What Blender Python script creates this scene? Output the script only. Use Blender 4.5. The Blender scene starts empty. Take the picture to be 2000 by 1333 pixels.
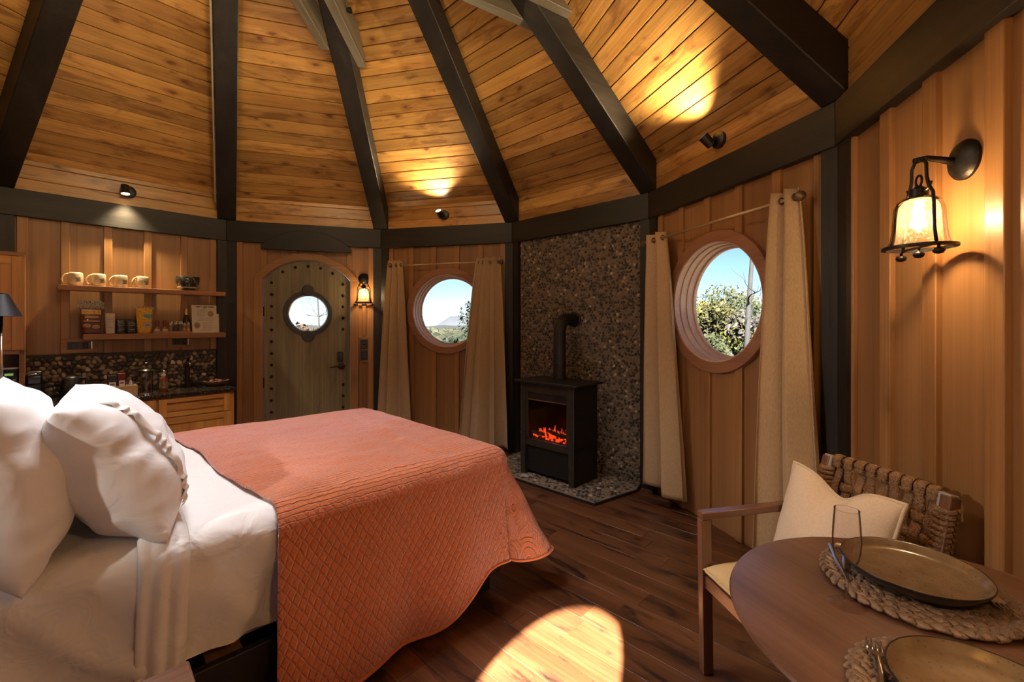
import bpy, math, random
from mathutils import Vector, Matrix, noise

random.seed(7)
C = bpy.context.scene.collection
PI = math.pi

# ------------------------------------------------------------------ camera, sky, sun, exposure
scn = bpy.context.scene
EYE = 1.335
CAM = (1.366, -1.978, EYE)
cam_d = bpy.data.cameras.new('camera')
cam_d.sensor_width = 36.0
cam_d.lens = 853.125 / 2000 * 36.0
cam_d.shift_y = -32.9 / 2000
cam_d.clip_start = 0.02
cam_d.clip_end = 9000
cam = bpy.data.objects.new('camera', cam_d)
C.objects.link(cam)
cam.location = CAM
cam.rotation_euler = (PI / 2, 0, 0)
scn.camera = cam
scn.view_settings.view_transform = 'Standard'
scn.view_settings.look = 'None'
scn.view_settings.gamma = 1.0
scn.view_settings.use_curve_mapping = False
scn.view_settings.exposure = 0.32

SUN_AZ = Vector((0.2516, 0.9678))      # direction the light travels, in plan
SUN_EL = math.radians(31.3)
world = bpy.data.worlds.new('sky')
scn.world = world
world.use_nodes = True
wn = world.node_tree
bg = wn.nodes['Background']
sky = wn.nodes.new('ShaderNodeTexSky')
sky.sky_type = 'NISHITA'
sky.sun_disc = False
sky.sun_elevation = SUN_EL
sky.sun_rotation = math.atan2(-SUN_AZ.x, -SUN_AZ.y)
sky.altitude = 1500
sky.air_density = 0.6
sky.dust_density = 0.1
sky.ozone_density = 3.0
wn.links.new(sky.outputs[0], bg.inputs[0])
bg.inputs[1].default_value = 0.18

sun_d = bpy.data.lights.new('sun', 'SUN')
sun_d.energy = 90.0
sun_d.angle = math.radians(0.6)
sun_d.color = (1.0, 0.96, 0.90)
sun_o = bpy.data.objects.new('sun', sun_d)
C.objects.link(sun_o)
_d = Vector((SUN_AZ.x * math.cos(SUN_EL), SUN_AZ.y * math.cos(SUN_EL), -math.sin(SUN_EL)))
sun_o.rotation_euler = _d.to_track_quat('-Z', 'Y').to_euler()
sun_o.location = (-8, -20, 14)

# ------------------------------------------------------------------ mesh helpers
class MB:
    """collects vertices and faces; build() links them as one mesh object"""
    def __init__(self):
        self.v = []; self.f = []; self.uv = None
    def add(self, vs, fs):
        b = len(self.v)
        self.v += [tuple(p) for p in vs]
        self.f += [tuple(i + b for i in q) for q in fs]
        return self
    def box(self, x0, x1, y0, y1, z0, z1, M=None):
        vs = [Vector(p) for p in ((x0, y0, z0), (x1, y0, z0), (x1, y1, z0), (x0, y1, z0), (x0, y0, z1), (x1, y0, z1), (x1, y1, z1), (x0, y1, z1))]
        if M is not None: vs = [M @ p for p in vs]
        return self.add(vs, [(0, 3, 2, 1), (4, 5, 6, 7), (0, 1, 5, 4), (1, 2, 6, 5), (2, 3, 7, 6), (3, 0, 4, 7)])
    def prism(self, poly, fn0, fn1):
        n = len(poly)
        vs = [fn0(*p) for p in poly] + [fn1(*p) for p in poly]
        fs = [tuple(range(n - 1, -1, -1)), tuple(range(n, 2 * n))] + [(i, (i + 1) % n, n + (i + 1) % n, n + i) for i in range(n)]
        return self.add(vs, fs)
    def extz(self, poly, z0, z1):
        return self.prism(poly, lambda x, y: (x, y, z0), lambda x, y: (x, y, z1))
    def exty(self, poly, y0, y1):           # poly in (x, z)
        return self.prism(poly, lambda x, z: (x, y1, z), lambda x, z: (x, y0, z))
    def extx(self, poly, x0, x1):           # poly in (y, z)
        return self.prism(poly, lambda y, z: (x0, y, z), lambda y, z: (x1, y, z))
    def lathe(self, prof, n=24, M=None, close=True):
        vs = []; fs = []
        m = len(prof)
        for (r, z) in prof:
            for i in range(n):
                a = 2 * PI * i / n
                vs.append(Vector((r * math.cos(a), r * math.sin(a), z)))
        for j in range(m - 1):
            for i in range(n):
                k = (i + 1) % n
                fs.append((j * n + i, j * n + k, (j + 1) * n + k, (j + 1) * n + i))
        if close:
            fs.append(tuple(range(n - 1, -1, -1)))
            fs.append(tuple(range((m - 1) * n, m * n)))
        if M is not None: vs = [M @ p for p in vs]
        return self.add(vs, fs)
    def tube(self, pts, r, n=8, cap=True):
        pts = [Vector(p) for p in pts]
        rs = r if isinstance(r, (list, tuple)) else [r] * len(pts)
        vs = []; fs = []
        up = None
        for i, p in enumerate(pts):
            d = (pts[min(i + 1, len(pts) - 1)] - pts[max(i - 1, 0)]).normalized()
            if up is None:
                up = Vector((0, 0, 1)) if abs(d.z) < 0.9 else Vector((1, 0, 0))
            a = d.cross(up)
            if a.length < 1e-6: a = d.orthogonal()
            a.normalize(); b = a.cross(d).normalized(); up = b
            for k in range(n):
                t = 2 * PI * k / n
                vs.append(p + (a * math.cos(t) + b * math.sin(t)) * rs[i])
        for i in range(len(pts) - 1):
            for k in range(n):
                q = (k + 1) % n
                fs.append((i * n + k, i * n + q, (i + 1) * n + q, (i + 1) * n + k))
        if cap:
            fs.append(tuple(range(n - 1, -1, -1)))
            fs.append(tuple(range((len(pts) - 1) * n, len(pts) * n)))
        return self.add(vs, fs)
    def ell(self, c, rx, ry, rz, n=10, m=6, M=None):
        vs = []; fs = []
        for j in range(1, m):
            th = PI * j / m
            for i in range(n):
                a = 2 * PI * i / n
                vs.append(Vector((c[0] + rx * math.sin(th) * math.cos(a), c[1] + ry * math.sin(th) * math.sin(a), c[2] + rz * math.cos(th))))
        t = len(vs); vs.append(Vector((c[0], c[1], c[2] + rz))); vs.append(Vector((c[0], c[1], c[2] - rz)))
        for j in range(m - 2):
            for i in range(n):
                k = (i + 1) % n
                fs.append((j * n + i, (j + 1) * n + i, (j + 1) * n + k, j * n + k))
        for i in range(n):
            k = (i + 1) % n
            fs.append((t, i, k)); fs.append((t + 1, (m - 2) * n + k, (m - 2) * n + i))
        if M is not None: vs = [M @ p for p in vs]
        return self.add(vs, fs)
    def grid(self, fn, nu, nv, uvfn=None):
        b = len(self.v)
        for j in range(nv + 1):
            for i in range(nu + 1):
                self.v.append(tuple(fn(i / nu, j / nv)))
        for j in range(nv):
            for i in range(nu):
                a = b + j * (nu + 1) + i
                self.f.append((a, a + 1, a + nu + 2, a + nu + 1))
        if uvfn:
            self.uv = [uvfn(i / nu, j / nv) for j in range(nv + 1) for i in range(nu + 1)]
        return self
    def ring(self, r0, r1, y0, y1, cx=0, cz=0, n=64):     # annulus extruded along y (wall frame)
        vs = []; fs = []
        for i in range(n):
            a = 2 * PI * i / n
            c, s = math.cos(a), math.sin(a)
            vs += [(cx + r0 * c, y0, cz + r0 * s), (cx + r1 * c, y0, cz + r1 * s), (cx + r1 * c, y1, cz + r1 * s), (cx + r0 * c, y1, cz + r0 * s)]
        for i in range(n):
            a, b = i * 4, ((i + 1) % n) * 4
            for k in range(4):
                q = (k + 1) % 4
                fs.append((a + k, a + q, b + q, b + k))
        return self.add(vs, fs)
    def mesh(self, name, m):
        me = bpy.data.meshes.new(name)
        me.from_pydata(self.v, [], self.f)
        if self.uv:
            ul = me.uv_layers.new(name='UVMap')
            for l in me.loops: ul.data[l.index].uv = self.uv[l.vertex_index]
        if m: me.materials.append(MAT[m] if isinstance(m, str) else m)
        me.validate(); me.update()
        return me
    def build(self, name, m, parent=None, M=None, smooth=False, bevel=0, fix=True, weld=0.0):
        me = self.mesh(name, m)
        if fix:
            import bmesh
            bm = bmesh.new(); bm.from_mesh(me)
            if weld: bmesh.ops.remove_doubles(bm, verts=bm.verts, dist=weld)
            bmesh.ops.recalc_face_normals(bm, faces=bm.faces); bm.to_mesh(me); bm.free()
        return link(name, me, parent, M, smooth, bevel)

def link(name, me, parent=None, M=None, smooth=False, bevel=0):
    o = bpy.data.objects.new(name, me)
    C.objects.link(o)
    if parent is not None: o.parent = parent
    if M is not None: o.matrix_local = M
    if smooth:
        for p in me.polygons: p.use_smooth = True
    if smooth == 'edge':
        me.set_sharp_from_angle(angle=math.radians(40))
    if bevel:
        b = o.modifiers.new('bevel', 'BEVEL'); b.width = bevel; b.segments = 2; b.limit_method = 'ANGLE'; b.angle_limit = math.radians(40)
        if smooth != 'edge':
            for p in me.polygons: p.use_smooth = True
            me.set_sharp_from_angle(angle=math.radians(40))
    return o

def tag(o, label=None, cat=None, group=None, kind=None):
    if label: o['label'] = label
    if cat: o['category'] = cat
    if group: o['group'] = group
    if kind: o['kind'] = kind
    return o

def thing(name, label, cat, M=None, group=None, kind=None):
    o = bpy.data.objects.new(name, None)
    o.empty_display_size = 0.05
    C.objects.link(o)
    if M is not None: o.matrix_world = M
    return tag(o, label, cat, group, kind)

def copy_tree(o, parent=None, M=None):
    c = o.copy(); C.objects.link(c); c.parent = parent
    if M is not None: c.matrix_local = M
    for ch in o.children: copy_tree(ch, c)
    return c

T = Matrix.Translation
def RZ(a): return Matrix.Rotation(a, 4, 'Z')
def RX(a): return Matrix.Rotation(a, 4, 'X')
def RY(a): return Matrix.Rotation(a, 4, 'Y')

# ------------------------------------------------------------------ the twelve-sided room
YAW = math.radians(151.927)
RAD = 2.902
APO = RAD * math.cos(math.radians(15))
SIDE = 2 * RAD * math.sin(math.radians(15))
BEAM0, BEAM1 = 2.184, 2.395
EAVE = 2.635
SLOPE = 0.879
AL = math.atan(SLOPE)
HUB = Vector((0.06, 0.0))
def outdir(k):
    a = YAW - math.radians(15 + 30 * k)
    return Vector((math.cos(a), math.sin(a), 0))
def WM(k):
    """frame of wall k: x runs left to right as seen from inside, y points out of the room, z up"""
    o = outdir(k); t = Vector((o.y, -o.x, 0)); c = o * APO
    return Matrix(((t.x, o.x, 0, c.x), (t.y, o.y, 0, c.y), (0, 0, 1, 0), (0, 0, 0, 1)))
def corner(k, r=RAD):
    a = YAW - math.radians(30 * k)
    return Vector((r * math.cos(a), r * math.sin(a)))
# ------------------------------------------------------------------ materials
MAT = {}
def node_mat(name):
    m = bpy.data.materials.new(name); m.use_nodes = True
    MAT[name] = m
    nt = m.node_tree
    return m, nt, nt.nodes['Principled BSDF']
def N(nt, kind, **kw):
    n = nt.nodes.new(kind)
    for k, v in kw.items():
        if k == 'inp':
            for a, b in v.items(): n.inputs[a].default_value = b
        else: setattr(n, k, v)
    return n
def ramp(nt, stops):
    r = nt.nodes.new('ShaderNodeValToRGB')
    e = r.color_ramp.elements
    while len(e) < len(stops): e.new(0.5)
    for q, (p, c) in zip(e, stops):
        q.position = p; q.color = (c[0], c[1], c[2], 1)
    return r
def mix(nt, a, b, fac, mode='MIX'):
    n = nt.nodes.new('ShaderNodeMix'); n.data_type = 'RGBA'; n.blend_type = mode
    for sock, val in ((n.inputs[0], fac), (n.inputs[6], a), (n.inputs[7], b)):
        if hasattr(val, 'links'): nt.links.new(val, sock)
        elif isinstance(val, (int, float)): sock.default_value = val
        else: sock.default_value = (val[0], val[1], val[2], 1)
    return n.outputs[2]
def plain(name, col, rough=0.5, metal=0.0, coat=0.0, spec=0.5, emit=None, es=0.0, noise_amt=0.0, noise_scale=20, bump=0.0, bscale=200, sheen=0.0, trans=0.0):
    m, nt, b = node_mat(name)
    b.inputs['Base Color'].default_value = (*col, 1)
    b.inputs['Roughness'].default_value = rough
    b.inputs['Metallic'].default_value = metal
    b.inputs['Coat Weight'].default_value = coat
    b.inputs['Specular IOR Level'].default_value = spec
    if sheen:
        b.inputs['Sheen Weight'].default_value = sheen
    if trans: b.inputs['Transmission Weight'].default_value = trans
    if emit:
        b.inputs['Emission Color'].default_value = (*emit, 1); b.inputs['Emission Strength'].default_value = es
    tc = N(nt, 'ShaderNodeTexCoord')
    if noise_amt:
        nz = N(nt, 'ShaderNodeTexNoise', inp={'Scale': noise_scale, 'Detail': 4})
        nt.links.new(tc.outputs['Object'], nz.inputs[0])
        r = ramp(nt, [(0.3, [c * (1 - noise_amt) for c in col]), (0.7, [min(1, c * (1 + noise_amt)) for c in col])])
        nt.links.new(nz.outputs[0], r.inputs[0]); nt.links.new(r.outputs[0], b.inputs['Base Color'])
    if bump:
        nz = N(nt, 'ShaderNodeTexNoise', inp={'Scale': bscale, 'Detail': 3})
        nt.links.new(tc.outputs['Object'], nz.inputs[0])
        bp = N(nt, 'ShaderNodeBump', inp={'Strength': bump, 'Distance': 0.01})
        nt.links.new(nz.outputs[0], bp.inputs['Height']); nt.links.new(bp.outputs[0], b.inputs['Normal'])
    return m
def wood(name, dark, mid, light, axis='z', stretch=14.0, scale=9.0, rough=0.45, coat=0.0, knots=0.0, knot_scale=2.2, vary=0.25, bump=0.15, smear=0.0, knot_col=None, fine=0.35):
    """procedural timber: stretched noise for grain, voronoi knots, a value shift for each piece"""
    m, nt, b = node_mat(name)
    L = nt.links.new
    tc = N(nt, 'ShaderNodeTexCoord'); oi = N(nt, 'ShaderNodeObjectInfo')
    off = N(nt, 'ShaderNodeVectorMath', operation='SCALE'); off.inputs[0].default_value = (13.1, 27.7, 41.3)
    L(oi.outputs['Random'], off.inputs['Scale'])
    add = N(nt, 'ShaderNodeVectorMath', operation='ADD')
    L(tc.outputs['Object'], add.inputs[0]); L(off.outputs[0], add.inputs[1])
    mp = N(nt, 'ShaderNodeMapping')
    s = [scale, scale, scale]; s['xyz'.index(axis)] = scale / stretch
    mp.inputs['Scale'].default_value = s
    L(add.outputs[0], mp.inputs[0])
    nz = N(nt, 'ShaderNodeTexNoise', inp={'Scale': 1.0, 'Detail': 6, 'Roughness': 0.6, 'Distortion': 0.6})
    L(mp.outputs[0], nz.inputs[0])
    mp2 = N(nt, 'ShaderNodeMapping')
    s2 = [scale * 9] * 3; s2['xyz'.index(axis)] = scale * 9 / (stretch * 3)
    mp2.inputs['Scale'].default_value = s2
    L(add.outputs[0], mp2.inputs[0])
    fz = N(nt, 'ShaderNodeTexNoise', inp={'Scale': 1.0, 'Detail': 4, 'Roughness': 0.7})
    L(mp2.outputs[0], fz.inputs[0])
    r = ramp(nt, [(0.28, dark), (0.5, mid), (0.72, light)])
    L(nz.outputs[0], r.inputs[0])
    fr = ramp(nt, [(0.3, (1 - fine,) * 3), (0.6, (1, 1, 1))])
    L(fz.outputs[0], fr.inputs[0])
    col = mix(nt, r.outputs[0], fr.outputs[0], 1.0, 'MULTIPLY')
    if smear:
        mp3 = N(nt, 'ShaderNodeMapping')
        s3 = [9.0] * 3; s3['xyz'.index(axis)] = 2.2
        mp3.inputs['Scale'].default_value = s3
        L(add.outputs[0], mp3.inputs[0])
        sz = N(nt, 'ShaderNodeTexNoise', inp={'Scale': 1.0, 'Detail': 5, 'Roughness': 0.62, 'Distortion': 1.2})
        L(mp3.outputs[0], sz.inputs[0])
        sr = ramp(nt, [(0.53, (0, 0, 0)), (0.64, (smear,) * 3)])
        L(sz.outputs[0], sr.inputs[0])
        col = mix(nt, col, knot_col or [c * 0.2 for c in dark], sr.outputs[0])
    if knots:
        mpk = N(nt, 'ShaderNodeMapping')
        sk = [knot_scale * 2.2] * 3; sk['xyz'.index(axis)] = knot_scale
        mpk.inputs['Scale'].default_value = sk
        L(add.outputs[0], mpk.inputs[0])
        wz = N(nt, 'ShaderNodeTexNoise', inp={'Scale': 3.0, 'Detail': 2})
        L(mpk.outputs[0], wz.inputs[0])
        wa = N(nt, 'ShaderNodeVectorMath', operation='MULTIPLY_ADD'); wa.inputs[1].default_value = (0.25,) * 3
        L(wz.outputs['Color'], wa.inputs[0]); L(mpk.outputs[0], wa.inputs[2])
        vo = N(nt, 'ShaderNodeTexVoronoi', inp={'Scale': 1.0, 'Randomness': 1.0})
        L(wa.outputs[0], vo.inputs[0])
        kr = ramp(nt, [(0.08, (knots,) * 3), (0.15, (knots * 0.45,) * 3), (0.33, (0, 0, 0))])
        L(vo.outputs['Distance'], kr.inputs[0])
        col = mix(nt, col, knot_col or [c * 0.35 for c in dark], kr.outputs[0])
    hs = N(nt, 'ShaderNodeHueSaturation')
    mr = N(nt, 'ShaderNodeMapRange', inp={'To Min': 1 - vary, 'To Max': 1 + vary * 0.6})
    L(oi.outputs['Random'], mr.inputs[0]); L(mr.outputs[0], hs.inputs['Value'])
    L(col, hs.inputs['Color'])
    L(hs.outputs[0], b.inputs['Base Color'])
    b.inputs['Roughness'].default_value = rough
    b.inputs['Coat Weight'].default_value = coat
    b.inputs['Coat Roughness'].default_value = 0.25
    if bump:
        bp = N(nt, 'ShaderNodeBump', inp={'Strength': bump, 'Distance': 0.004})
        L(fz.outputs[0], bp.inputs['Height']); L(bp.outputs[0], b.inputs['Normal'])
    return m

for ax_ in 'xyz':
    wood('ply_' + ax_, (0.235, 0.108, 0.038), (0.325, 0.160, 0.060), (0.38, 0.195, 0.078), ax_, 30, 5, rough=0.42, vary=0.08, bump=0.06, fine=0.22)
    wood('batten_' + ax_, (0.26, 0.115, 0.038), (0.37, 0.178, 0.062), (0.44, 0.225, 0.085), ax_, 22, 8, rough=0.42, knots=0.55, knot_scale=2.0, vary=0.12, bump=0.08, fine=0.28)
    wood('shelf_' + ax_, (0.24, 0.10, 0.035), (0.36, 0.16, 0.06), (0.44, 0.21, 0.085), ax_, 18, 8, rough=0.45, vary=0.08, fine=0.3)
    wood('alder_' + ax_, (0.42, 0.165, 0.038), (0.62, 0.275, 0.062), (0.72, 0.35, 0.09), ax_, 14, 6, rough=0.35, knots=0.6, knot_scale=2.4, vary=0.1, bump=0.06)
    wood('beam_' + ax_, (0.007, 0.0054, 0.0044), (0.0145, 0.0115, 0.0094), (0.027, 0.022, 0.018), ax_, 10, 7, rough=0.5, knots=0.5, knot_scale=1.5, vary=0.1, bump=0.25)
    wood('walnut_' + ax_, (0.11, 0.046, 0.024), (0.185, 0.082, 0.044), (0.26, 0.125, 0.07), ax_, 16, 7, rough=0.22, coat=0.8, knots=0.5, knot_scale=2.6, vary=0.12, bump=0.04)
wood('table_wood', (0.105, 0.045, 0.025), (0.17, 0.078, 0.044), (0.235, 0.118, 0.07), 'y', 18, 8, rough=0.34, coat=1.0, knots=0.6, knot_scale=2.6, vary=0.02, bump=0.03)
MAT['table_wood'].node_tree.nodes['Principled BSDF'].inputs['Coat Roughness'].default_value = 0.30
wood('collar', (0.06, 0.045, 0.03), (0.11, 0.085, 0.058), (0.17, 0.135, 0.095), 'x', 10, 7, rough=0.6, vary=0.15, bump=0.25)
wood('pine', (0.42, 0.195, 0.050), (0.57, 0.295, 0.082), (0.68, 0.375, 0.115), 'x', 16, 7, rough=0.38, coat=0.15, knots=0.95, knot_scale=4.2, vary=0.30, bump=0.05, smear=0.6, knot_col=(0.16, 0.055, 0.016))
wood('pine_shell', (0.40, 0.165, 0.04), (0.52, 0.24, 0.062), (0.62, 0.31, 0.09), 'x', 16, 7, rough=0.4, knots=0.8, knot_scale=3.0, vary=0.1, bump=0.05)
wood('floor_plank', (0.085, 0.030, 0.012), (0.145, 0.056, 0.022), (0.20, 0.083, 0.034), 'x', 12, 8, rough=0.30, coat=0.25, knots=0.9, knot_scale=1.8, vary=0.16, bump=0.10, smear=0.95, knot_col=(0.022, 0.012, 0.009))
wood('lining', (0.56, 0.35, 0.23), (0.68, 0.45, 0.31), (0.76, 0.53, 0.38), 'x', 10, 8, rough=0.45, vary=0.08, fine=0.2)
wood('casing', (0.26, 0.115, 0.055), (0.36, 0.165, 0.085), (0.42, 0.205, 0.11), 'x', 12, 8, rough=0.45, vary=0.08, fine=0.25)
wood('door_paint', (0.15, 0.120, 0.066), (0.225, 0.190, 0.110), (0.27, 0.232, 0.14), 'z', 26, 9, rough=0.5, vary=0.03, bump=0.8, fine=0.35, smear=0.25, knot_col=(0.055, 0.045, 0.024))
wood('brass_wood', (0.36, 0.20, 0.07), (0.46, 0.27, 0.10), (0.54, 0.33, 0.13), 'x', 12, 9, rough=0.3, vary=0.05)
wood('bamboo', (0.46, 0.27, 0.11), (0.58, 0.36, 0.16), (0.66, 0.43, 0.21), 'x', 20, 10, rough=0.45, vary=0.05)

plain('iron', (0.022, 0.019, 0.017), 0.42, metal=0.75, noise_amt=0.4, noise_scale=60, bump=0.1)
plain('bronze', (0.055, 0.036, 0.024), 0.4, metal=0.8, noise_amt=0.4, noise_scale=40)
plain('black', (0.010, 0.010, 0.011), 0.38, coat=0.2, noise_amt=0.3)
plain('black_gloss', (0.006, 0.006, 0.007), 0.12, noise_amt=0.2)
plain('black_matte', (0.014, 0.013, 0.013), 0.7, noise_amt=0.3, bump=0.1)
plain('stove_black', (0.007, 0.0068, 0.0065), 0.5, noise_amt=0.3, bump=0.05)
plain('stove_trim', (0.045, 0.037, 0.030), 0.42, metal=0.4, noise_amt=0.2)
plain('chrome', (0.75, 0.76, 0.78), 0.15, metal=1.0, noise_amt=0.05)
plain('steel', (0.62, 0.60, 0.57), 0.22, metal=1.0, noise_amt=0.1)
plain('rod', (0.55, 0.42, 0.26), 0.35, metal=0.6, noise_amt=0.1)
plain('finial', (0.16, 0.10, 0.055), 0.4, metal=0.5, noise_amt=0.6, noise_scale=70)
plain('conduit', (0.42, 0.38, 0.34), 0.5, noise_amt=0.1)
plain('grout', (0.20, 0.15, 0.105), 0.9, noise_amt=0.25, noise_scale=30, bump=0.3)
plain('grout_dark', (0.055, 0.045, 0.036), 0.9, noise_amt=0.25, noise_scale=30, bump=0.3)
plain('dark_plate', (0.012, 0.011, 0.011), 0.35, noise_amt=0.2)
plain('grey_plastic', (0.35, 0.34, 0.33), 0.5, noise_amt=0.1)
plain('cream_ceramic', (0.62, 0.52, 0.34), 0.3, coat=0.4, noise_amt=0.25, noise_scale=35)
plain('mug_print', (0.20, 0.17, 0.11), 0.4, noise_amt=0.5, noise_scale=120)
plain('bowl_glaze', (0.026, 0.030, 0.022), 0.12, coat=0.8, noise_amt=0.9, noise_scale=25)
plain('bowl_speckle', (0.42, 0.38, 0.28), 0.25, noise_amt=0.3)
plain('paper', (0.62, 0.53, 0.42), 0.7, noise_amt=0.06, noise_scale=30)
plain('paper_ink', (0.10, 0.07, 0.05), 0.7, noise_amt=0.2)
plain('paper_faint', (0.36, 0.29, 0.22), 0.7, noise_amt=0.2)
plain('paper_photo', (0.30, 0.16, 0.075), 0.6, noise_amt=0.6, noise_scale=90)
plain('bag_maroon', (0.085, 0.022, 0.013), 0.3, coat=0.4, noise_amt=0.35, noise_scale=14, bump=0.3, bscale=40)
plain('bag_gold', (0.55, 0.28, 0.02), 0.35, noise_amt=0.45, noise_scale=80)
plain('bag_tan', (0.45, 0.24, 0.12), 0.5, noise_amt=0.3, noise_scale=30)
plain('bag_silver', (0.42, 0.36, 0.32), 0.3, metal=0.5, noise_amt=0.7, noise_scale=90, bump=0.6, bscale=90)
plain('bag_cream', (0.55, 0.47, 0.37), 0.5, noise_amt=0.1, noise_scale=14)
plain('bag_dark', (0.010, 0.012, 0.009), 0.25, coat=0.4, noise_amt=0.9, noise_scale=40, bump=0.3, bscale=50)
plain('bag_print', (0.16, 0.20, 0.19), 0.4, noise_amt=0.4, noise_scale=100)
plain('popcorn', (0.72, 0.38, 0.03), 0.45, noise_amt=0.5, noise_scale=110, bump=0.8, bscale=110)
plain('pop_teal', (0.10, 0.30, 0.36), 0.5, noise_amt=0.3, noise_scale=80)
plain('pop_lilac', (0.42, 0.36, 0.42), 0.5, noise_amt=0.2, noise_scale=80)
plain('red_cap', (0.20, 0.008, 0.012), 0.3, noise_amt=0.15)
plain('red_box', (0.17, 0.018, 0.010), 0.45, noise_amt=0.15)
plain('label_cream', (0.56, 0.44, 0.28), 0.6, noise_amt=0.1)
plain('spice', (0.26, 0.16, 0.075), 0.25, coat=0.5, noise_amt=0.5, noise_scale=50)
plain('gold_foil', (0.60, 0.37, 0.12), 0.3, metal=0.8, noise_amt=0.2)
plain('green_glass', (0.006, 0.008, 0.005), 0.1, coat=0.6, noise_amt=0.1)
plain('amber_glass', (0.20, 0.055, 0.010), 0.1, coat=0.6, noise_amt=0.2)
plain('white_plastic', (0.68, 0.66, 0.62), 0.4, noise_amt=0.05)
plain('basket', (0.13, 0.065, 0.045), 0.7, noise_amt=0.5, noise_scale=60, bump=0.4, bscale=90)
plain('onion', (0.15, 0.035, 0.035), 0.4, noise_amt=0.5, noise_scale=20)
plain('display', (0.02, 0.03, 0.01), 0.3, emit=(0.45, 0.75, 0.15), es=0.35)
plain('button', (0.30, 0.30, 0.31), 0.5, noise_amt=0.1)
plain('lamp_shade', (0.012, 0.012, 0.013), 0.55, noise_amt=0.15)
plain('bed_frame', (0.012, 0.0095, 0.008), 0.5, noise_amt=0.3)
plain('mattress', (0.6, 0.58, 0.55), 0.8, noise_amt=0.04)
plain('rope', (0.30, 0.165, 0.080), 0.75, noise_amt=0.45, noise_scale=160, bump=0.9, bscale=260)
plain('chair_end', (0.30, 0.27, 0.27), 0.5, noise_amt=0.1)
plain('seat_cloth', (0.60, 0.42, 0.20), 0.85, noise_amt=0.08, noise_scale=200, bump=0.2, bscale=400)
plain('cushion', (0.66, 0.53, 0.39), 0.9, noise_amt=0.06, noise_scale=160, bump=0.25, bscale=420, sheen=0.2)
plain('piping', (0.62, 0.50, 0.36), 0.85, noise_amt=0.1)
plain('plate_side', (0.016, 0.013, 0.011), 0.3, coat=0.3, noise_amt=0.3)
plain('hyacinth', (0.25, 0.158, 0.095), 0.55, noise_amt=0.6, noise_scale=45, bump=0.6, bscale=160)
plain('ember_coal', (0.02, 0.012, 0.01), 0.8, noise_amt=0.5)
plain('fire_log', (0.05, 0.03, 0.02), 0.8, noise_amt=0.5, bump=0.5, bscale=60)
plain('flame', (0.1, 0.01, 0.0), 0.6, emit=(1.0, 0.075, 0.012), es=1.1)
plain('bulb', (1, 0.8, 0.5), 0.3, emit=(1.0, 0.76, 0.42), es=25)
plain('bulb_white', (1, 0.95, 0.9), 0.3, emit=(1.0, 0.93, 0.86), es=30)
plain('spot_lens', (1, 0.9, 0.7), 0.3, emit=(1.0, 0.84, 0.55), es=14)
plain('bark', (0.0046, 0.0034, 0.0028), 0.9, noise_amt=0.5, noise_scale=9)
plain('bark_pale', (0.0248, 0.0186, 0.0161), 0.9, noise_amt=0.4, noise_scale=9)
plain('soil', (0.0217, 0.0186, 0.0099), 0.95, noise_amt=0.5, noise_scale=0.6)
plain('stone_grey', (0.0372, 0.0353, 0.0372), 0.85, noise_amt=0.3, noise_scale=2)
def leaf(name, col, var=0.38):
    m, nt, b = node_mat(name)
    gi = N(nt, 'ShaderNodeNewGeometry')
    r = ramp(nt, [(0.0, [c * (1 - var) for c in col]), (0.5, col), (1.0, [min(1, c * (1 + var)) for c in col])])
    nt.links.new(gi.outputs['Random Per Island'], r.inputs[0])
    nt.links.new(r.outputs[0], b.inputs['Base Color'])
    b.inputs['Roughness'].default_value = 0.75
    b.inputs['Specular IOR Level'].default_value = 0.15
    return m
leaf('leaf_green', (0.0123, 0.0149, 0.0048)); leaf('leaf_yellow', (0.0513, 0.0339, 0.0037)); leaf('leaf_olive', (0.0216, 0.0201, 0.0056))
leaf('leaf_rust', (0.0350, 0.0175, 0.0052)); leaf('leaf_pine', (0.0056, 0.0086, 0.0045)); leaf('leaf_lime', (0.0450, 0.0432, 0.0063)); leaf('leaf_grey', (0.0216, 0.0186, 0.0153))
leaf('forest', (0.0126, 0.0134, 0.0071), 0.6); leaf('mountain', (0.0268, 0.0298, 0.0350), 0.06); leaf('hill_far', (0.0153, 0.0167, 0.0175), 0.1)  # mountain and far ridge carry blue distance haze in their base colour

# pebble colours vary piece by piece
def pebble_mat(name, stops, by='island'):
    m, nt, b = node_mat(name)
    if by == 'island':
        gi = N(nt, 'ShaderNodeNewGeometry'); src = gi.outputs['Random Per Island']
    else:
        oi = N(nt, 'ShaderNodeObjectInfo'); src = oi.outputs['Random']
    r = ramp(nt, stops)
    r.color_ramp.interpolation = 'CONSTANT'
    nt.links.new(src, r.inputs[0]); nt.links.new(r.outputs[0], b.inputs['Base Color'])
    b.inputs['Roughness'].default_value = 0.42
    return m
PEB = [(0.0, (0.030, 0.024, 0.020)), (0.24, (0.080, 0.056, 0.038)), (0.36, (0.17, 0.125, 0.085)), (0.56, (0.20, 0.15, 0.105)), (0.74, (0.045, 0.036, 0.031)), (0.86, (0.24, 0.18, 0.125)), (0.955, (0.46, 0.36, 0.25))]
pebble_mat('pebble_fire', PEB)
pebble_mat('pebble_tile', [(p, [min(1, c * 1.35) for c in col]) for p, col in PEB], by='object')

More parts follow.
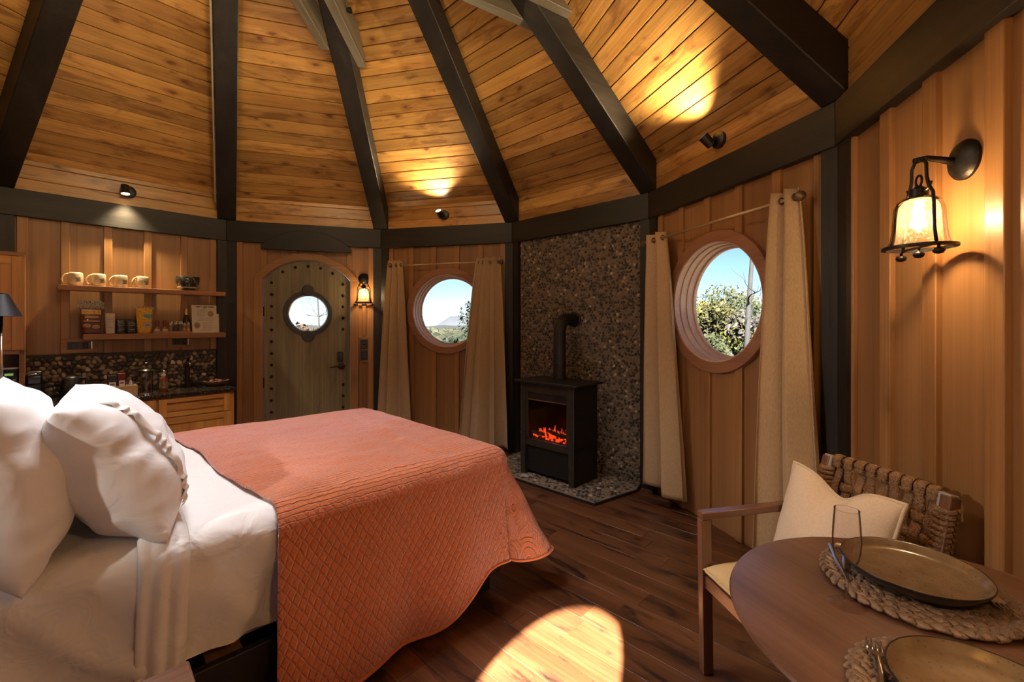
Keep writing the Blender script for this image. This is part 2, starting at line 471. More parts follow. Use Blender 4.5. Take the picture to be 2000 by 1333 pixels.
# granite
m, nt, b = node_mat('granite')
tc = N(nt, 'ShaderNodeTexCoord'); vz = N(nt, 'ShaderNodeTexVoronoi', inp={'Scale': 140.0}); nt.links.new(tc.outputs['Object'], vz.inputs[0])
r = ramp(nt, [(0.0, (0.006, 0.006, 0.006)), (0.55, (0.018, 0.014, 0.011)), (0.8, (0.06, 0.045, 0.03)), (0.93, (0.16, 0.13, 0.10))])
nt.links.new(vz.outputs['Color'], r.inputs[0]); nt.links.new(r.outputs[0], b.inputs['Base Color']); b.inputs['Roughness'].default_value = 0.10

# stoneware plate: speckled olive brown glaze
m, nt, b = node_mat('plate_glaze')
tc = N(nt, 'ShaderNodeTexCoord'); vz = N(nt, 'ShaderNodeTexVoronoi', inp={'Scale': 95.0}); nt.links.new(tc.outputs['Object'], vz.inputs[0])
sp = ramp(nt, [(0.10, (1, 1, 1)), (0.24, (0, 0, 0))]); nt.links.new(vz.outputs['Distance'], sp.inputs[0])
nz = N(nt, 'ShaderNodeTexNoise', inp={'Scale': 22.0, 'Detail': 5}); nt.links.new(tc.outputs['Object'], nz.inputs[0])
base = ramp(nt, [(0.35, (0.150, 0.094, 0.046)), (0.65, (0.20, 0.135, 0.076))]); nt.links.new(nz.outputs[0], base.inputs[0])
lf = N(nt, 'ShaderNodeMath', operation='MULTIPLY', inp={1: 0.55}); nt.links.new(sp.outputs[0], lf.inputs[0])
nt.links.new(mix(nt, base.outputs[0], (0.06, 0.038, 0.018), lf.outputs[0]), b.inputs['Base Color'])
b.inputs['Roughness'].default_value = 0.22; b.inputs['Coat Weight'].default_value = 0.4

# clear panes: thin glass, part mirror and part clear
def pane(name, tint=(1, 1, 1), base=0.03, rough=0.0):
    m = bpy.data.materials.new(name); m.use_nodes = True; MAT[name] = m
    nt = m.node_tree; nt.nodes.remove(nt.nodes['Principled BSDF'])
    out = nt.nodes['Material Output']
    tr = N(nt, 'ShaderNodeBsdfTransparent'); tr.inputs[0].default_value = (*tint, 1)
    gl = N(nt, 'ShaderNodeBsdfGlossy'); gl.inputs['Roughness'].default_value = rough
    lw = N(nt, 'ShaderNodeLayerWeight', inp={'Blend': 0.12})
    ad = N(nt, 'ShaderNodeMath', operation='MULTIPLY_ADD', inp={1: 0.85, 2: base}); ad.use_clamp = True
    nt.links.new(lw.outputs['Fresnel'], ad.inputs[0])
    mx = N(nt, 'ShaderNodeMixShader')
    nt.links.new(ad.outputs[0], mx.inputs[0]); nt.links.new(tr.outputs[0], mx.inputs[1]); nt.links.new(gl.outputs[0], mx.inputs[2])
    nt.links.new(mx.outputs[0], out.inputs[0])
    return m
pane('window_glass'); pane('stove_glass', (0.72, 0.68, 0.62), 0.05); pane('flute_glass', (0.965, 0.945, 0.95), 0.05); pane('jar_glass', (0.75, 0.75, 0.74), 0.10, 0.02)
# seeded glass shade: frosty bubbles scatter the bulb
m = bpy.data.materials.new('seeded_glass'); m.use_nodes = True; MAT['seeded_glass'] = m
nt = m.node_tree; nt.nodes.remove(nt.nodes['Principled BSDF']); out = nt.nodes['Material Output']
tr = N(nt, 'ShaderNodeBsdfTransparent', inp={0: (0.97, 0.93, 0.86, 1)})
tl = N(nt, 'ShaderNodeBsdfTranslucent', inp={0: (0.95, 0.82, 0.60, 1)})
gl = N(nt, 'ShaderNodeBsdfGlossy', inp={'Roughness': 0.12})
tc = N(nt, 'ShaderNodeTexCoord'); vz = N(nt, 'ShaderNodeTexVoronoi', inp={'Scale': 130.0}); nt.links.new(tc.outputs['Object'], vz.inputs[0])
vr = ramp(nt, [(0.15, (0.26,) * 3), (0.45, (0.06,) * 3)]); nt.links.new(vz.outputs['Distance'], vr.inputs[0])
m1 = N(nt, 'ShaderNodeMixShader'); nt.links.new(vr.outputs[0], m1.inputs[0]); nt.links.new(tr.outputs[0], m1.inputs[1]); nt.links.new(tl.outputs[0], m1.inputs[2])
lw = N(nt, 'ShaderNodeLayerWeight', inp={'Blend': 0.15}); m2 = N(nt, 'ShaderNodeMixShader')
nt.links.new(lw.outputs['Fresnel'], m2.inputs[0]); nt.links.new(m1.outputs[0], m2.inputs[1]); nt.links.new(gl.outputs[0], m2.inputs[2]); nt.links.new(m2.outputs[0], out.inputs[0])

# linen curtain: weave bump, a little light passes through
m, nt, b = node_mat('linen')
tc = N(nt, 'ShaderNodeTexCoord'); mp = N(nt, 'ShaderNodeMapping', inp={'Scale': (260, 260, 60)}); nt.links.new(tc.outputs['Object'], mp.inputs[0])
nz = N(nt, 'ShaderNodeTexNoise', inp={'Scale': 1.0, 'Detail': 3}); nt.links.new(mp.outputs[0], nz.inputs[0])
r = ramp(nt, [(0.3, (0.43, 0.30, 0.165)), (0.7, (0.54, 0.385, 0.22))]); nt.links.new(nz.outputs[0], r.inputs[0]); nt.links.new(r.outputs[0], b.inputs['Base Color'])
b.inputs['Roughness'].default_value = 0.9; b.inputs['Sheen Weight'].default_value = 0.15
bp = N(nt, 'ShaderNodeBump', inp={'Strength': 0.2, 'Distance': 0.002}); nt.links.new(nz.outputs[0], bp.inputs['Height']); nt.links.new(bp.outputs[0], b.inputs['Normal'])

# white cotton: soft creases
def cotton(name, col, s1=9.0, strength=0.5):
    m, nt, b = node_mat(name)
    tc = N(nt, 'ShaderNodeTexCoord')
    nz = N(nt, 'ShaderNodeTexNoise', inp={'Scale': s1, 'Detail': 3, 'Distortion': 0.9}); nt.links.new(tc.outputs['Object'], nz.inputs[0])
    bp = N(nt, 'ShaderNodeBump', inp={'Strength': strength, 'Distance': 0.03}); nt.links.new(nz.outputs[0], bp.inputs['Height']); nt.links.new(bp.outputs[0], b.inputs['Normal'])
    r = ramp(nt, [(0.2, [c * 0.97 for c in col]), (0.8, col)]); nt.links.new(nz.outputs[0], r.inputs[0]); nt.links.new(r.outputs[0], b.inputs['Base Color'])
    b.inputs['Roughness'].default_value = 0.7; b.inputs['Sheen Weight'].default_value = 0.1
    return m
cotton('sheet_cotton', (0.78, 0.76, 0.74), 9.0, 0.5); cotton('pillow_cotton', (0.80, 0.785, 0.775), 8.0, 0.25)

# quilt: stitched relief in cloth coordinates (metres along and across the bed)
m, nt, b = node_mat('quilt')
L = nt.links.new
tc = N(nt, 'ShaderNodeTexCoord')
def wave(rot, scale, dist=1.5, dscale=1.5):
    mp = N(nt, 'ShaderNodeMapping'); mp.inputs['Rotation'].default_value = (0, 0, math.radians(rot)); L(tc.outputs['UV'], mp.inputs[0])
    w = N(nt, 'ShaderNodeTexWave', inp={'Scale': scale, 'Distortion': dist, 'Detail': 2, 'Detail Scale': dscale}); L(mp.outputs[0], w.inputs[0])
    return w.outputs['Fac']
def thin(sock, lo=0.0, hi=0.22):
    r = ramp(nt, [(lo, (0, 0, 0)), (hi, (1, 1, 1))]); L(sock, r.inputs[0]); return r.outputs[0]
w1 = thin(wave(34, 11.5, 2.2, 1.2)); w2 = thin(wave(-34, 11.5, 2.2, 1.2)); w3 = thin(wave(90, 16, 3.0))
vo = N(nt, 'ShaderNodeTexVoronoi', inp={'Scale': 4.2}); L(tc.outputs['UV'], vo.inputs[0])
vm = N(nt, 'ShaderNodeMath', operation='MULTIPLY', inp={1: 46.0}); L(vo.outputs['Distance'], vm.inputs[0])
vs = N(nt, 'ShaderNodeMath', operation='SINE'); L(vm.outputs[0], vs.inputs[0])
va = N(nt, 'ShaderNodeMath', operation='ABSOLUTE'); L(vs.outputs[0], va.inputs[0])
w4 = thin(va.outputs[0], 0.0, 0.35)
sx = N(nt, 'ShaderNodeSeparateXYZ'); L(tc.outputs['UV'], sx.inputs[0])
ab = N(nt, 'ShaderNodeMath', operation='ABSOLUTE'); L(sx.outputs[1], ab.inputs[0])
edge = ramp(nt, [(0.0, (0, 0, 0)), (1.0, (1, 1, 1))])
mrg = N(nt, 'ShaderNodeMapRange', inp={'From Min': 0.76, 'From Max': 0.86}); L(ab.outputs[0], mrg.inputs[0])
bd = N(nt, 'ShaderNodeMapRange', inp={'From Min': 1.02, 'From Max': 1.10}); L(sx.outputs[0], bd.inputs[0])
hatch = mix(nt, w1, w2, 1.0, 'MULTIPLY')
side_ = mix(nt, hatch, w4, bd.outputs[0])
pat = mix(nt, w3, side_, mrg.outputs[0])
nz = N(nt, 'ShaderNodeTexNoise', inp={'Scale': 60.0, 'Detail': 4, 'Roughness': 0.7, 'Distortion': 1.0}); L(tc.outputs['UV'], nz.inputs[0])
hgt = mix(nt, pat, nz.outputs[0], 0.55)
bp = N(nt, 'ShaderNodeBump', inp={'Strength': 1.0, 'Distance': 0.018}); L(hgt, bp.inputs['Height']); L(bp.outputs[0], b.inputs['Normal'])
r = ramp(nt, [(0.25, (0.62, 0.16, 0.048)), (0.75, (0.76, 0.215, 0.068))]); L(nz.outputs[0], r.inputs[0]); L(r.outputs[0], b.inputs['Base Color'])
b.inputs['Roughness'].default_value = 0.85
b.inputs['Sheen Weight'].default_value = 0.8; b.inputs['Sheen Roughness'].default_value = 0.35; b.inputs['Sheen Tint'].default_value = (0.86, 0.86, 1.0, 1)  # bluish sheen tint stands in for cool window light on the quilt top
# ------------------------------------------------------------------ floor
def clip(poly, inside_n, inside_c):
    out = []
    for i, p in enumerate(poly):
        q = poly[(i + 1) % len(poly)]
        a = p[0] * inside_n[0] + p[1] * inside_n[1] - inside_c
        b_ = q[0] * inside_n[0] + q[1] * inside_n[1] - inside_c
        if a <= 0: out.append(p)
        if (a < 0 < b_) or (b_ < 0 < a):
            t = a / (a - b_); out.append((p[0] + (q[0] - p[0]) * t, p[1] + (q[1] - p[1]) * t))
    return out
DOD = [tuple(corner(k, RAD + 0.09)) for k in range(12)]
floor = MB().extz(DOD, -0.05, -0.017).build('floor', 'bed_frame')
tag(floor, 'dark reddish brown plank floor with black knots', None, kind='structure')
FA = math.radians(-43.1)
fx, fy = Vector((math.cos(FA), math.sin(FA))), Vector((-math.sin(FA), math.cos(FA)))
PW = 0.128
rnd = random.Random(3)
npl = 0
for row in range(-24, 25):
    y0 = row * PW
    x = -3.2 - rnd.uniform(0, 1.2)
    while x < 3.1:
        ln = rnd.choice((0.9, 1.2, 1.5, 1.2))
        poly = [(x + 0.0008, y0 + 0.0008), (x + ln - 0.0008, y0 + 0.0008), (x + ln - 0.0008, y0 + PW - 0.0008), (x + 0.0008, y0 + PW - 0.0008)]
        for k in range(12):
            o = outdir(k); n = (o.x * fx.x + o.y * fx.y, o.x * fy.x + o.y * fy.y)
            poly = clip(poly, n, APO + 0.07)
            if len(poly) < 3: break
        if len(poly) >= 3:
            area = abs(sum(poly[i][0] * poly[(i + 1) % len(poly)][1] - poly[(i + 1) % len(poly)][0] * poly[i][1] for i in range(len(poly)))) / 2
            if area > 0.01:
                MB().extz(poly, -0.0168, 0.0).build('plank', 'floor_plank', floor, RZ(FA), bevel=0.0012)
                npl += 1
        x += ln

# ------------------------------------------------------------------ walls
BATS = (-0.645, -0.40, -0.135, 0.135, 0.40, 0.645)
BW = 0.027
PF, BF = 0.05, 0.03          # panel face and batten face, measured out from the beam face
WZ = 2.19
HALF = SIDE / 2 + 0.05
def hole_panel(mb, cx, cz, r, x0, x1, z0, z1, y0, y1, n=96):
    """rectangular panel with a round hole"""
    angs = sorted(set([2 * PI * i / n for i in range(n)] + [math.atan2(z - cz, x - cx) % (2 * PI) for x in (x0, x1) for z in (z0, z1)]))
    vs = []; fs = []
    for a in angs:
        c, s = math.cos(a), math.sin(a)
        t = min((x1 - cx) / c if c > 1e-9 else 1e9, (x0 - cx) / c if c < -1e-9 else 1e9, (z1 - cz) / s if s > 1e-9 else 1e9, (z0 - cz) / s if s < -1e-9 else 1e9)
        for y in (y0, y1):
            vs += [(cx + r * c, y, cz + r * s), (cx + t * c, y, cz + t * s)]
    m = len(angs)
    for i in range(m):
        a, b_ = i * 4, ((i + 1) % m) * 4
        fs += [(a, a + 1, b_ + 1, b_), (a + 2, b_ + 2, b_ + 3, a + 3), (a, b_, b_ + 2, a + 2), (a + 1, a + 3, b_ + 3, b_ + 1)]
    mb.add(vs, fs)
WCZ, WR = 1.48, 0.40
WCX = {2: 0.02, 4: -0.065, 7: 0.0}
def arch_outline(hw, rc, zc, n=24):
    """floor-to-arch outline, points (u, z)"""
    a0 = math.acos(min(1, hw / rc))
    pts = [(-hw, 0.0), (hw, 0.0)]
    for i in range(n + 1):
        a = a0 + (PI - 2 * a0) * i / n
        pts.append((rc * math.cos(a), zc + rc * math.sin(a)))
    return pts
WALLS = {}
WN = {0: ('wall_kitchen', 'honey board-and-batten wall behind the kitchen shelves'), 1: ('wall_entry', 'board-and-batten wall around the arched door'),
      2: ('wall_view', 'board-and-batten wall around the smaller looking round window'), 3: ('wall_hearth', 'pebble mosaic wall behind the black stove'),
      4: ('wall_grove', 'board-and-batten wall around the large round window with trees'), 5: ('wall_right', 'lamp-lit board-and-batten wall behind the dining chair')}
for k in range(12):
    nm, lb = WN.get(k, ('wall_rear_%d' % (k - 5), 'board-and-batten wall behind the camera, panel %d of the ring' % (k - 5)))
    mb = MB()
    if k in (2, 4, 7): hole_panel(mb, WCX[k], WCZ, WR, -HALF, HALF, 0, WZ, PF, 0.20)
    elif k == 1:
        # panel with an arched opening: two sides and a top piece
        ao = arch_outline(0.43, 0.54, 1.48)
        mb.box(-HALF, -0.43, PF, 0.20, 0, WZ); mb.box(0.43, HALF, PF, 0.20, 0, WZ)
        arc = ao[2:]
        for i in range(len(arc) - 1):
            (xa, za), (xb, zb) = arc[i], arc[i + 1]
            mb.prism([(xa, za), (xa, WZ), (xb, WZ), (xb, zb)], lambda x, z: (x, PF, z), lambda x, z: (x, 0.20, z))
    else: mb.box(-HALF, HALF, PF, 0.20, 0, WZ)
    w = mb.build(nm, 'ply_z' if k != 3 else 'grout', None, WM(k))
    tag(w, lb, None, kind='structure'); WALLS[k] = w
    def bat(u, z0, z1, hw=BW, mat='batten_z'):
        return MB().box(u - hw, u + hw, BF, PF + 0.002, z0, z1).build('batten', mat, w, bevel=0.003)
    if k in (2, 4, 7):
        for u in BATS:
            if abs(u - WCX[k]) < 0.46:
                h = math.sqrt(0.462 ** 2 - (u - WCX[k]) ** 2)
                bat(u, 0, WCZ - h + 0.01); bat(u, WCZ + h - 0.01, WZ)
            else: bat(u, 0, WZ)
    elif k == 1:
        for u in (-0.645, 0.645): bat(u, 0, WZ)
        for u in (-0.42, -0.135, 0.135, 0.42): bat(u, 1.48 + math.sqrt(0.60 ** 2 - u * u) - 0.01, WZ)
        bat(0.571, 0, 0.90, 0.02); bat(0.571, 1.20, 1.70, 0.02)
        MB().box(0.525, 0.62, 0.028, PF + 0.002, 0.915, 1.195).build('switch_board', 'batten_z', w, bevel=0.003)
    elif k == 0:
        for u in (-0.632, -0.395, -0.134, 0.135, 0.405, 0.643):
            bat(u, 1.085, WZ, 0.032 if u < -0.6 else BW)
        MB().box(-0.425, -0.20, 0.026, PF + 0.002, 1.09, 1.215).build('outlet_board', 'batten_x', w, bevel=0.003)
        MB().box(0.275, 0.46, 0.026, PF + 0.002, 1.115, 1.215).build('outlet_board', 'batten_x', w, bevel=0.003)
    elif k == 5:
        for u in (-0.69, -0.42, -0.17, 0.095, 0.36, 0.645): bat(u, 0, WZ, 0.034)
    elif k == 3: pass
    else:
        for u in BATS: bat(u, 0, WZ)

# ------------------------------------------------------------------ posts and ring beam
for k in range(12):
    pa = [Vector(((WM((k - 1) % 12) @ Vector((SIDE / 2 - 0.078, 0.012, 0))).xy)), Vector(corner(k, RAD - 0.0 + 0.012)), Vector(((WM(k) @ Vector((-SIDE / 2 + 0.078, 0.012, 0))).xy)),
          Vector(((WM(k) @ Vector((-SIDE / 2 + 0.078, 0.19, 0))).xy)), Vector(corner(k, RAD + 0.21)), Vector(((WM((k - 1) % 12) @ Vector((SIDE / 2 - 0.078, 0.19, 0))).xy))]
    p = MB().extz([tuple(q) for q in pa], 0, BEAM0 + 0.01).build('corner_post', 'beam_z')
    LP = {0: 'behind the microwave cabinet', 1: 'between the kitchen and the arched door', 2: 'between the door sconce and the left round window', 3: 'left of the pebble wall', 4: 'right of the pebble wall', 5: 'between the large round window and the lamp-lit wall'}
    tag(p, 'black stained corner post ' + LP.get(k, 'behind the camera, number %d of the ring' % k), None, kind='structure')
    h = SIDE / 2; e = math.tan(math.radians(15)) * 0.2
    bmb = MB().extz([(-h + 0.0006, 0), (h - 0.0006, 0), (h + e - 0.0006, 0.2), (-h - e + 0.0006, 0.2)], BEAM0, BEAM1)
    bo = bmb.build('ring_beam', 'beam_x', None, WM(k), bevel=0.004)
    LB = {0: 'above the kitchen shelves', 1: 'above the arched door', 2: 'above the left round window', 3: 'above the pebble wall', 4: 'above the large round window', 5: 'above the wall sconce at right'}
    tag(bo, 'black stained horizontal wall beam ' + LB.get(k, 'behind the camera, number %d of the ring' % k), None, kind='structure')
# arched eyebrow board over the door
eb = []
for i in range(25):
    u = -0.44 + 0.88 * i / 24
    eb.append((u, 2.325 - 0.17 * (abs(u) / 0.44) ** 2.2))
eb = [(0.44, 2.112), (-0.44, 2.112)] + eb
o = MB().exty(eb, -0.03, 0.012).build('trim_1', 'beam_x', None, WM(1), bevel=0.004)
tag(o, 'black arched board over the arched door', None, kind='structure')

# ------------------------------------------------------------------ ceiling
def RP(u, L, h=0.0):
    """point on the roof slope of a sector, wall frame: L up the slope, h above the visible face"""
    return Vector((u, 0.02 - L * math.cos(AL) + h * math.sin(AL), EAVE + L * math.sin(AL) + h * math.cos(AL)))
def half_at(y): return (APO + y) * math.tan(math.radians(15))
shell = MB()
apex = Vector((0, 0, EAVE + (APO + 0.02) * SLOPE + 0.04))
ring0 = [Vector((*corner(k, (APO + 0.30) / math.cos(math.radians(15))), EAVE - 0.28 * SLOPE + 0.035)) for k in range(12)]
shell.add(ring0 + [apex], [(k, (k + 1) % 12, 12) for k in range(12)])
for k in range(12):
    shell.add([WM(k) @ Vector(p) for p in ((-HALF - 0.06, 0.18, BEAM1 - 0.02), (HALF + 0.06, 0.18, BEAM1 - 0.02), (HALF + 0.06, 0.18, EAVE + 0.06), (-HALF - 0.06, 0.18, EAVE + 0.06))], [(0, 1, 2, 3)])
ceiling = shell.build('ceiling', 'pine_shell')
tag(ceiling, 'conical golden pine plank ceiling between black rafters', None, kind='structure')
BWD = 0.1135
NR = 21
rows = []
def board_mesh(nm, pts_fn, w):
    pass
for n in range(NR + 1):
    L0 = (n - 0.35) * BWD; L1 = L0 + BWD
    if n == 0: L0 = 0.0
    ch = 0.006; th = 0.018
    prof = [(L0 + 0.0022, th), (L0 + 0.0022, ch), (L0 + ch, 0.0), (L1 - ch, 0.0), (L1 - 0.0022, ch), (L1 - 0.0022, th)]
    mb = MB(); vs = []; m = len(prof)
    for sgn in (-1, 1):
        for (L, h) in prof:
            p = RP(0, L, h); hu = half_at(p.y); vs.append(RP(sgn * hu, L, h))
    mb.add(vs, [(i, (i + 1) % m, m + (i + 1) % m, m + i) for i in range(m)] + [tuple(range(m)), tuple(range(2 * m - 1, m - 1, -1))])
    rows.append(mb.mesh('board', 'pine'))
fr_rows = []
for (z0, z1) in ((BEAM1 - 0.01, 2.488), (2.488, 2.600), (2.600, EAVE + 0.02)):
    ch = 0.0055
    prof = [(z0 + 0.0006, 0.035), (z0 + 0.0006, 0.02 + ch), (z0 + ch, 0.02), (z1 - ch, 0.02), (z1 - 0.0006, 0.02 + ch), (z1 - 0.0006, 0.035)]
    mb = MB(); vs = []; m = len(prof)
    for sgn in (-1, 1):
        for (z, y) in prof: vs.append(Vector((sgn * half_at(y), y, z)))
    mb.add(vs, [(i, (i + 1) % m, m + (i + 1) % m, m + i) for i in range(m)] + [tuple(range(m)), tuple(range(2 * m - 1, m - 1, -1))])
    fr_rows.append(mb.mesh('frieze_board', 'pine'))
for me in rows + fr_rows:
    import bmesh
    bm = bmesh.new(); bm.from_mesh(me); bmesh.ops.recalc_face_normals(bm, faces=bm.faces); bm.to_mesh(me); bm.free()
for k in range(12):
    for me in fr_rows: link('frieze_board', me, ceiling, WM(k))
for k in (11, 0, 1, 2, 3, 4, 5, 6):
    for me in rows: link('board', me, ceiling, WM(k))
# rafters
HUBZ = 4.87
RW = 0.08
LR = {0: 'rising from behind the microwave cabinet', 1: 'rising above the right end of the kitchen', 2: 'rising between the door and the left round window, with collar planks', 3: 'rising above the left edge of the pebble wall',
      4: 'rising above the right edge of the pebble wall, with collar planks', 5: 'rising above the post beside the lamp-lit wall'}
def rafter_frame(k):
    c = corner(k); d = (c - HUB); ln = d.length; d.normalize()
    return Matrix(((d.x, -d.y, 0, HUB.x), (d.y, d.x, 0, HUB.y), (0, 0, 1, 0), (0, 0, 0, 1))), ln
for k in range(12):
    M, ln = rafter_frame(k)
    sl = (HUBZ - BEAM1) / ln
    zb = lambda r: BEAM1 + (ln - r) * sl
    poly = [(0.08, zb(0.08)), (ln - 0.005, BEAM1 + 0.002), (ln + 0.14, BEAM1 + 0.002), (ln + 0.14, BEAM1 + 0.15), (0.08, zb(0.08) + 0.27)]
    mb = MB(); mb.prism(poly, lambda x, z: (x, -RW, z), lambda x, z: (x, RW, z))
    o = mb.build('rafter', 'beam_x', None, M, bevel=0.006)
    tag(o, 'black stained roof rafter ' + LR.get(k, 'over the camera, number %d of the ring' % k), None, kind='structure')
    if k in (2, 4):
        for s, e0, wh in ((-1, 1.54, 'left'), (1, 1.77, 'right')) if k == 2 else ((1, 1.94, 'right'), (-1, 1.84, 'left')):
            # s = +1: side that lies to the right when looking at the rafter from inside is -y in this frame
            ys = (-RW - 0.07, -RW) if s == 1 else (RW, RW + 0.07)
            zc = 3.54 if k == 2 else 3.40
            pl = [(0.10, zc), (e0, zc), (e0 - 0.20, zc + 0.20), (0.10, zc + 0.20)]
            mb = MB(); mb.prism(pl, lambda x, z: (x, ys[0], z), lambda x, z: (x, ys[1], z))
            o = mb.build('collar_plank', 'collar', None, M, bevel=0.004)
            tag(o, 'greyish collar plank bolted to the %s side of the rafter %s' % (wh, 'nearest the door sconce' if k == 2 else 'over the pebble wall'), None, kind='structure')
            yo = ys[0] if s == 1 else ys[1]
            for r_ in (1.0, 1.25):
                b_ = MB().lathe([(0.012, 0), (0.012, 0.035), (0.02, 0.035), (0.02, 0.012)], 8, T((r_, yo, zc + 0.12)) @ RX(PI / 2 if s == 1 else -PI / 2)).build('bolt', 'iron', o)
hub = MB().lathe([(0.16, 4.75), (0.16, 5.0), (0.05, 5.1)], 12, T((HUB.x, HUB.y, 0))).build('roof_hub', 'beam_z')
tag(hub, 'black hub block where the rafters meet above the bed', None, kind='structure')
# thin conduit down the left side of the rafter above the kitchen's right end
M, ln = rafter_frame(1)
sl = (HUBZ - BEAM1) / ln
cd = MB().tube([(0.5, RW + 0.012, BEAM1 + (ln - 0.5) * sl + 0.05), (ln - 0.13, RW + 0.012, BEAM1 + 0.13 * sl + 0.03)], 0.007, 8).build('cable_conduit', 'conduit', None, M)
tag(cd, 'thin pale conduit along the rafter above the kitchen', 'conduit')
# ------------------------------------------------------------------ round windows
def round_window(k, name, label):
    w = thing(name, label, None, WM(k) @ T((WCX[k], 0, 0)), kind='structure')
    cas = MB().ring(WR - 0.005, 0.465, 0.012, PF, 0, WCZ, 96).build('casing', 'casing', w, bevel=0.004)
    # three stepped rings of the reveal
    for i, (ra, y0, y1) in enumerate(((WR - 0.002, 0.018, 0.065), (WR - 0.009, 0.065, 0.115), (WR - 0.017, 0.115, 0.165))):
        MB().ring(ra - 0.012, WR + 0.004, y0, y1, 0, WCZ, 96).build('reveal_band', 'lining', w, bevel=0.003)
    MB().ring(0.358, WR + 0.004, 0.165, 0.19, 0, WCZ, 96).build('sash', 'lining', w, bevel=0.003)
    MB().ring(WR, 0.45, 0.195, 0.22, 0, WCZ, 64).build('outer_trim', 'casing', w)
    g = MB(); n = 64
    g.add([(0.362 * math.cos(2 * PI * i / n), 0.178, WCZ + 0.362 * math.sin(2 * PI * i / n)) for i in range(n)], [tuple(range(n))])
    g.build('pane', 'window_glass', w, fix=False)
    return w
round_window(2, 'window_1', 'round timber window with distant hills, left of the stove')
round_window(4, 'window_2', 'large round timber window with a bare tree, right of the stove')
round_window(7, 'window_3', 'round timber window behind the camera')
# ------------------------------------------------------------------ arched door
door = thing('door_1', 'arched olive door with round window and iron studs', None, WM(1), kind='structure')
slab = MB(); DW, DRC, DZC = 0.423, 0.535, 1.48
WDZ, WDR = 1.452, 0.20
outl = [(x, max(z, 0.01)) for x, z in arch_outline(DW, DRC, DZC, 40)]
# slab with round hole: radial rings
angs = [2 * PI * i / 120 for i in range(120)]
def ray_out(a):
    c, s = math.cos(a), math.sin(a); best = 1e9
    for i in range(len(outl)):
        (x0, z0), (x1, z1) = outl[i], outl[(i + 1) % len(outl)]
        z0 -= WDZ; z1 -= WDZ
        dx, dz = x1 - x0, z1 - z0
        det = c * (-dz) - s * (-dx)
        if abs(det) < 1e-9: continue
        t = (x0 * (-dz) - z0 * (-dx)) / det
        u = (c * z0 - s * x0) / det
        if t > 0 and -1e-6 <= u <= 1 + 1e-6: best = min(best, t)
    return best
angs = sorted(set(angs + [math.atan2(z - WDZ, x) % (2 * PI) for x, z in outl]))
vs = []; fs = []
for a in angs:
    c, s = math.cos(a), math.sin(a); t = ray_out(a)
    for y in (0.045, 0.09): vs += [(WDR * c, y, WDZ + WDR * s), (t * c, y, WDZ + t * s)]
m_ = len(angs)
for i in range(m_):
    a, b_ = i * 4, ((i + 1) % m_) * 4
    fs += [(a, a + 1, b_ + 1, b_), (a + 2, b_ + 2, b_ + 3, a + 3), (a, b_, b_ + 2, a + 2), (a + 1, a + 3, b_ + 3, b_ + 1)]
slab.add(vs, fs)
slab.build('slab', 'door_paint', door)
MB().box(-0.43, 0.43, 0.02, 0.12, 0.0, 0.018).build('threshold', 'bronze', door)
# casing: two jambs and segments of the arch
for s in (-1, 1):
    MB().box(min(s * 0.428, s * 0.512), max(s * 0.428, s * 0.512), 0.008, 0.075, 0, 1.48 + math.sqrt(0.612 ** 2 - 0.512 ** 2)).build('jamb', 'batten_z', door, bevel=0.003)
ac = MB(); a0 = math.acos(0.428 / 0.54); a1 = math.acos(0.512 / 0.612)
n = 40; vs = []; fs = []
for i in range(n + 1):
    t = i / n
    ai = a0 + (PI - 2 * a0) * t; ao = a1 + (PI - 2 * a1) * t
    for y in (0.004, 0.075): vs += [(0.54 * math.cos(ai), y, 1.48 + 0.54 * math.sin(ai)), (0.612 * math.cos(ao), y, 1.48 + 0.612 * math.sin(ao))]
for i in range(n):
    a, b_ = i * 4, i * 4 + 4
    fs += [(a, a + 1, b_ + 1, b_), (a + 2, b_ + 2, b_ + 3, a + 3), (a, b_, b_ + 2, a + 2), (a + 1, a + 3, b_ + 3, b_ + 1)]
fs += [(0, 2, 3, 1), (n * 4, n * 4 + 1, n * 4 + 3, n * 4 + 2)]
ac.add(vs, fs).build('arch', 'batten_x', door, bevel=0.003)
# porthole ring with lobes, thin inner ring, glass
wp = thing('porthole', None, None); wp.parent = door
MB().ring(0.198, 0.243, 0.03, 0.09, 0, WDZ, 64).build('ring', 'door_ring' if 'door_ring' in MAT else plain('door_ring', (0.06, 0.058, 0.052), 0.45, metal=0.2, noise_amt=0.2), wp, bevel=0.004)
for s in (-1, 1):
    MB().lathe([(0.062, 0), (0.062, 0.012), (0.05, 0.018)], 28, T((0, 0.045, WDZ + s * 0.245)) @ RX(PI / 2)).build('lobe', 'door_ring', wp)
MB().ring(0.186, 0.2, 0.035, 0.085, 0, WDZ, 64).build('inner_ring', 'chrome', wp)
g = MB(); n = 48
g.add([(0.19 * math.cos(2 * PI * i / n), 0.07, WDZ + 0.19 * math.sin(2 * PI * i / n)) for i in range(n)], [tuple(range(n))]).build('pane', 'window_glass', wp, fix=False)
# iron studs
st = MB().lathe([(0.0165, 0.0), (0.0165, 0.004), (0.009, 0.010), (0.002, 0.0125)], 6, RX(PI / 2)).mesh('stud', 'iron')
spots = []
for i in range(15): spots.append((-0.352, 1.772 - i * 0.124))
for z in (1.772, 1.648, 1.526, 1.402, 1.28, 0.672, 0.548, 0.424, 0.3, 0.176): spots.append((0.352, z))
for a in (-0.245, -0.125, 0.0, 0.125, 0.245):
    spots.append((a, 1.48 + math.sqrt(0.478 ** 2 - a * a)))
for (u, z) in spots:
    if z > 0.05: link('stud', st, door, T((u, 0.045, z)))
for z in (1.47, 0.72): MB().box(-0.435, -0.42, 0.03, 0.05, z - 0.05, z + 0.05).build('hinge', 'iron', door)
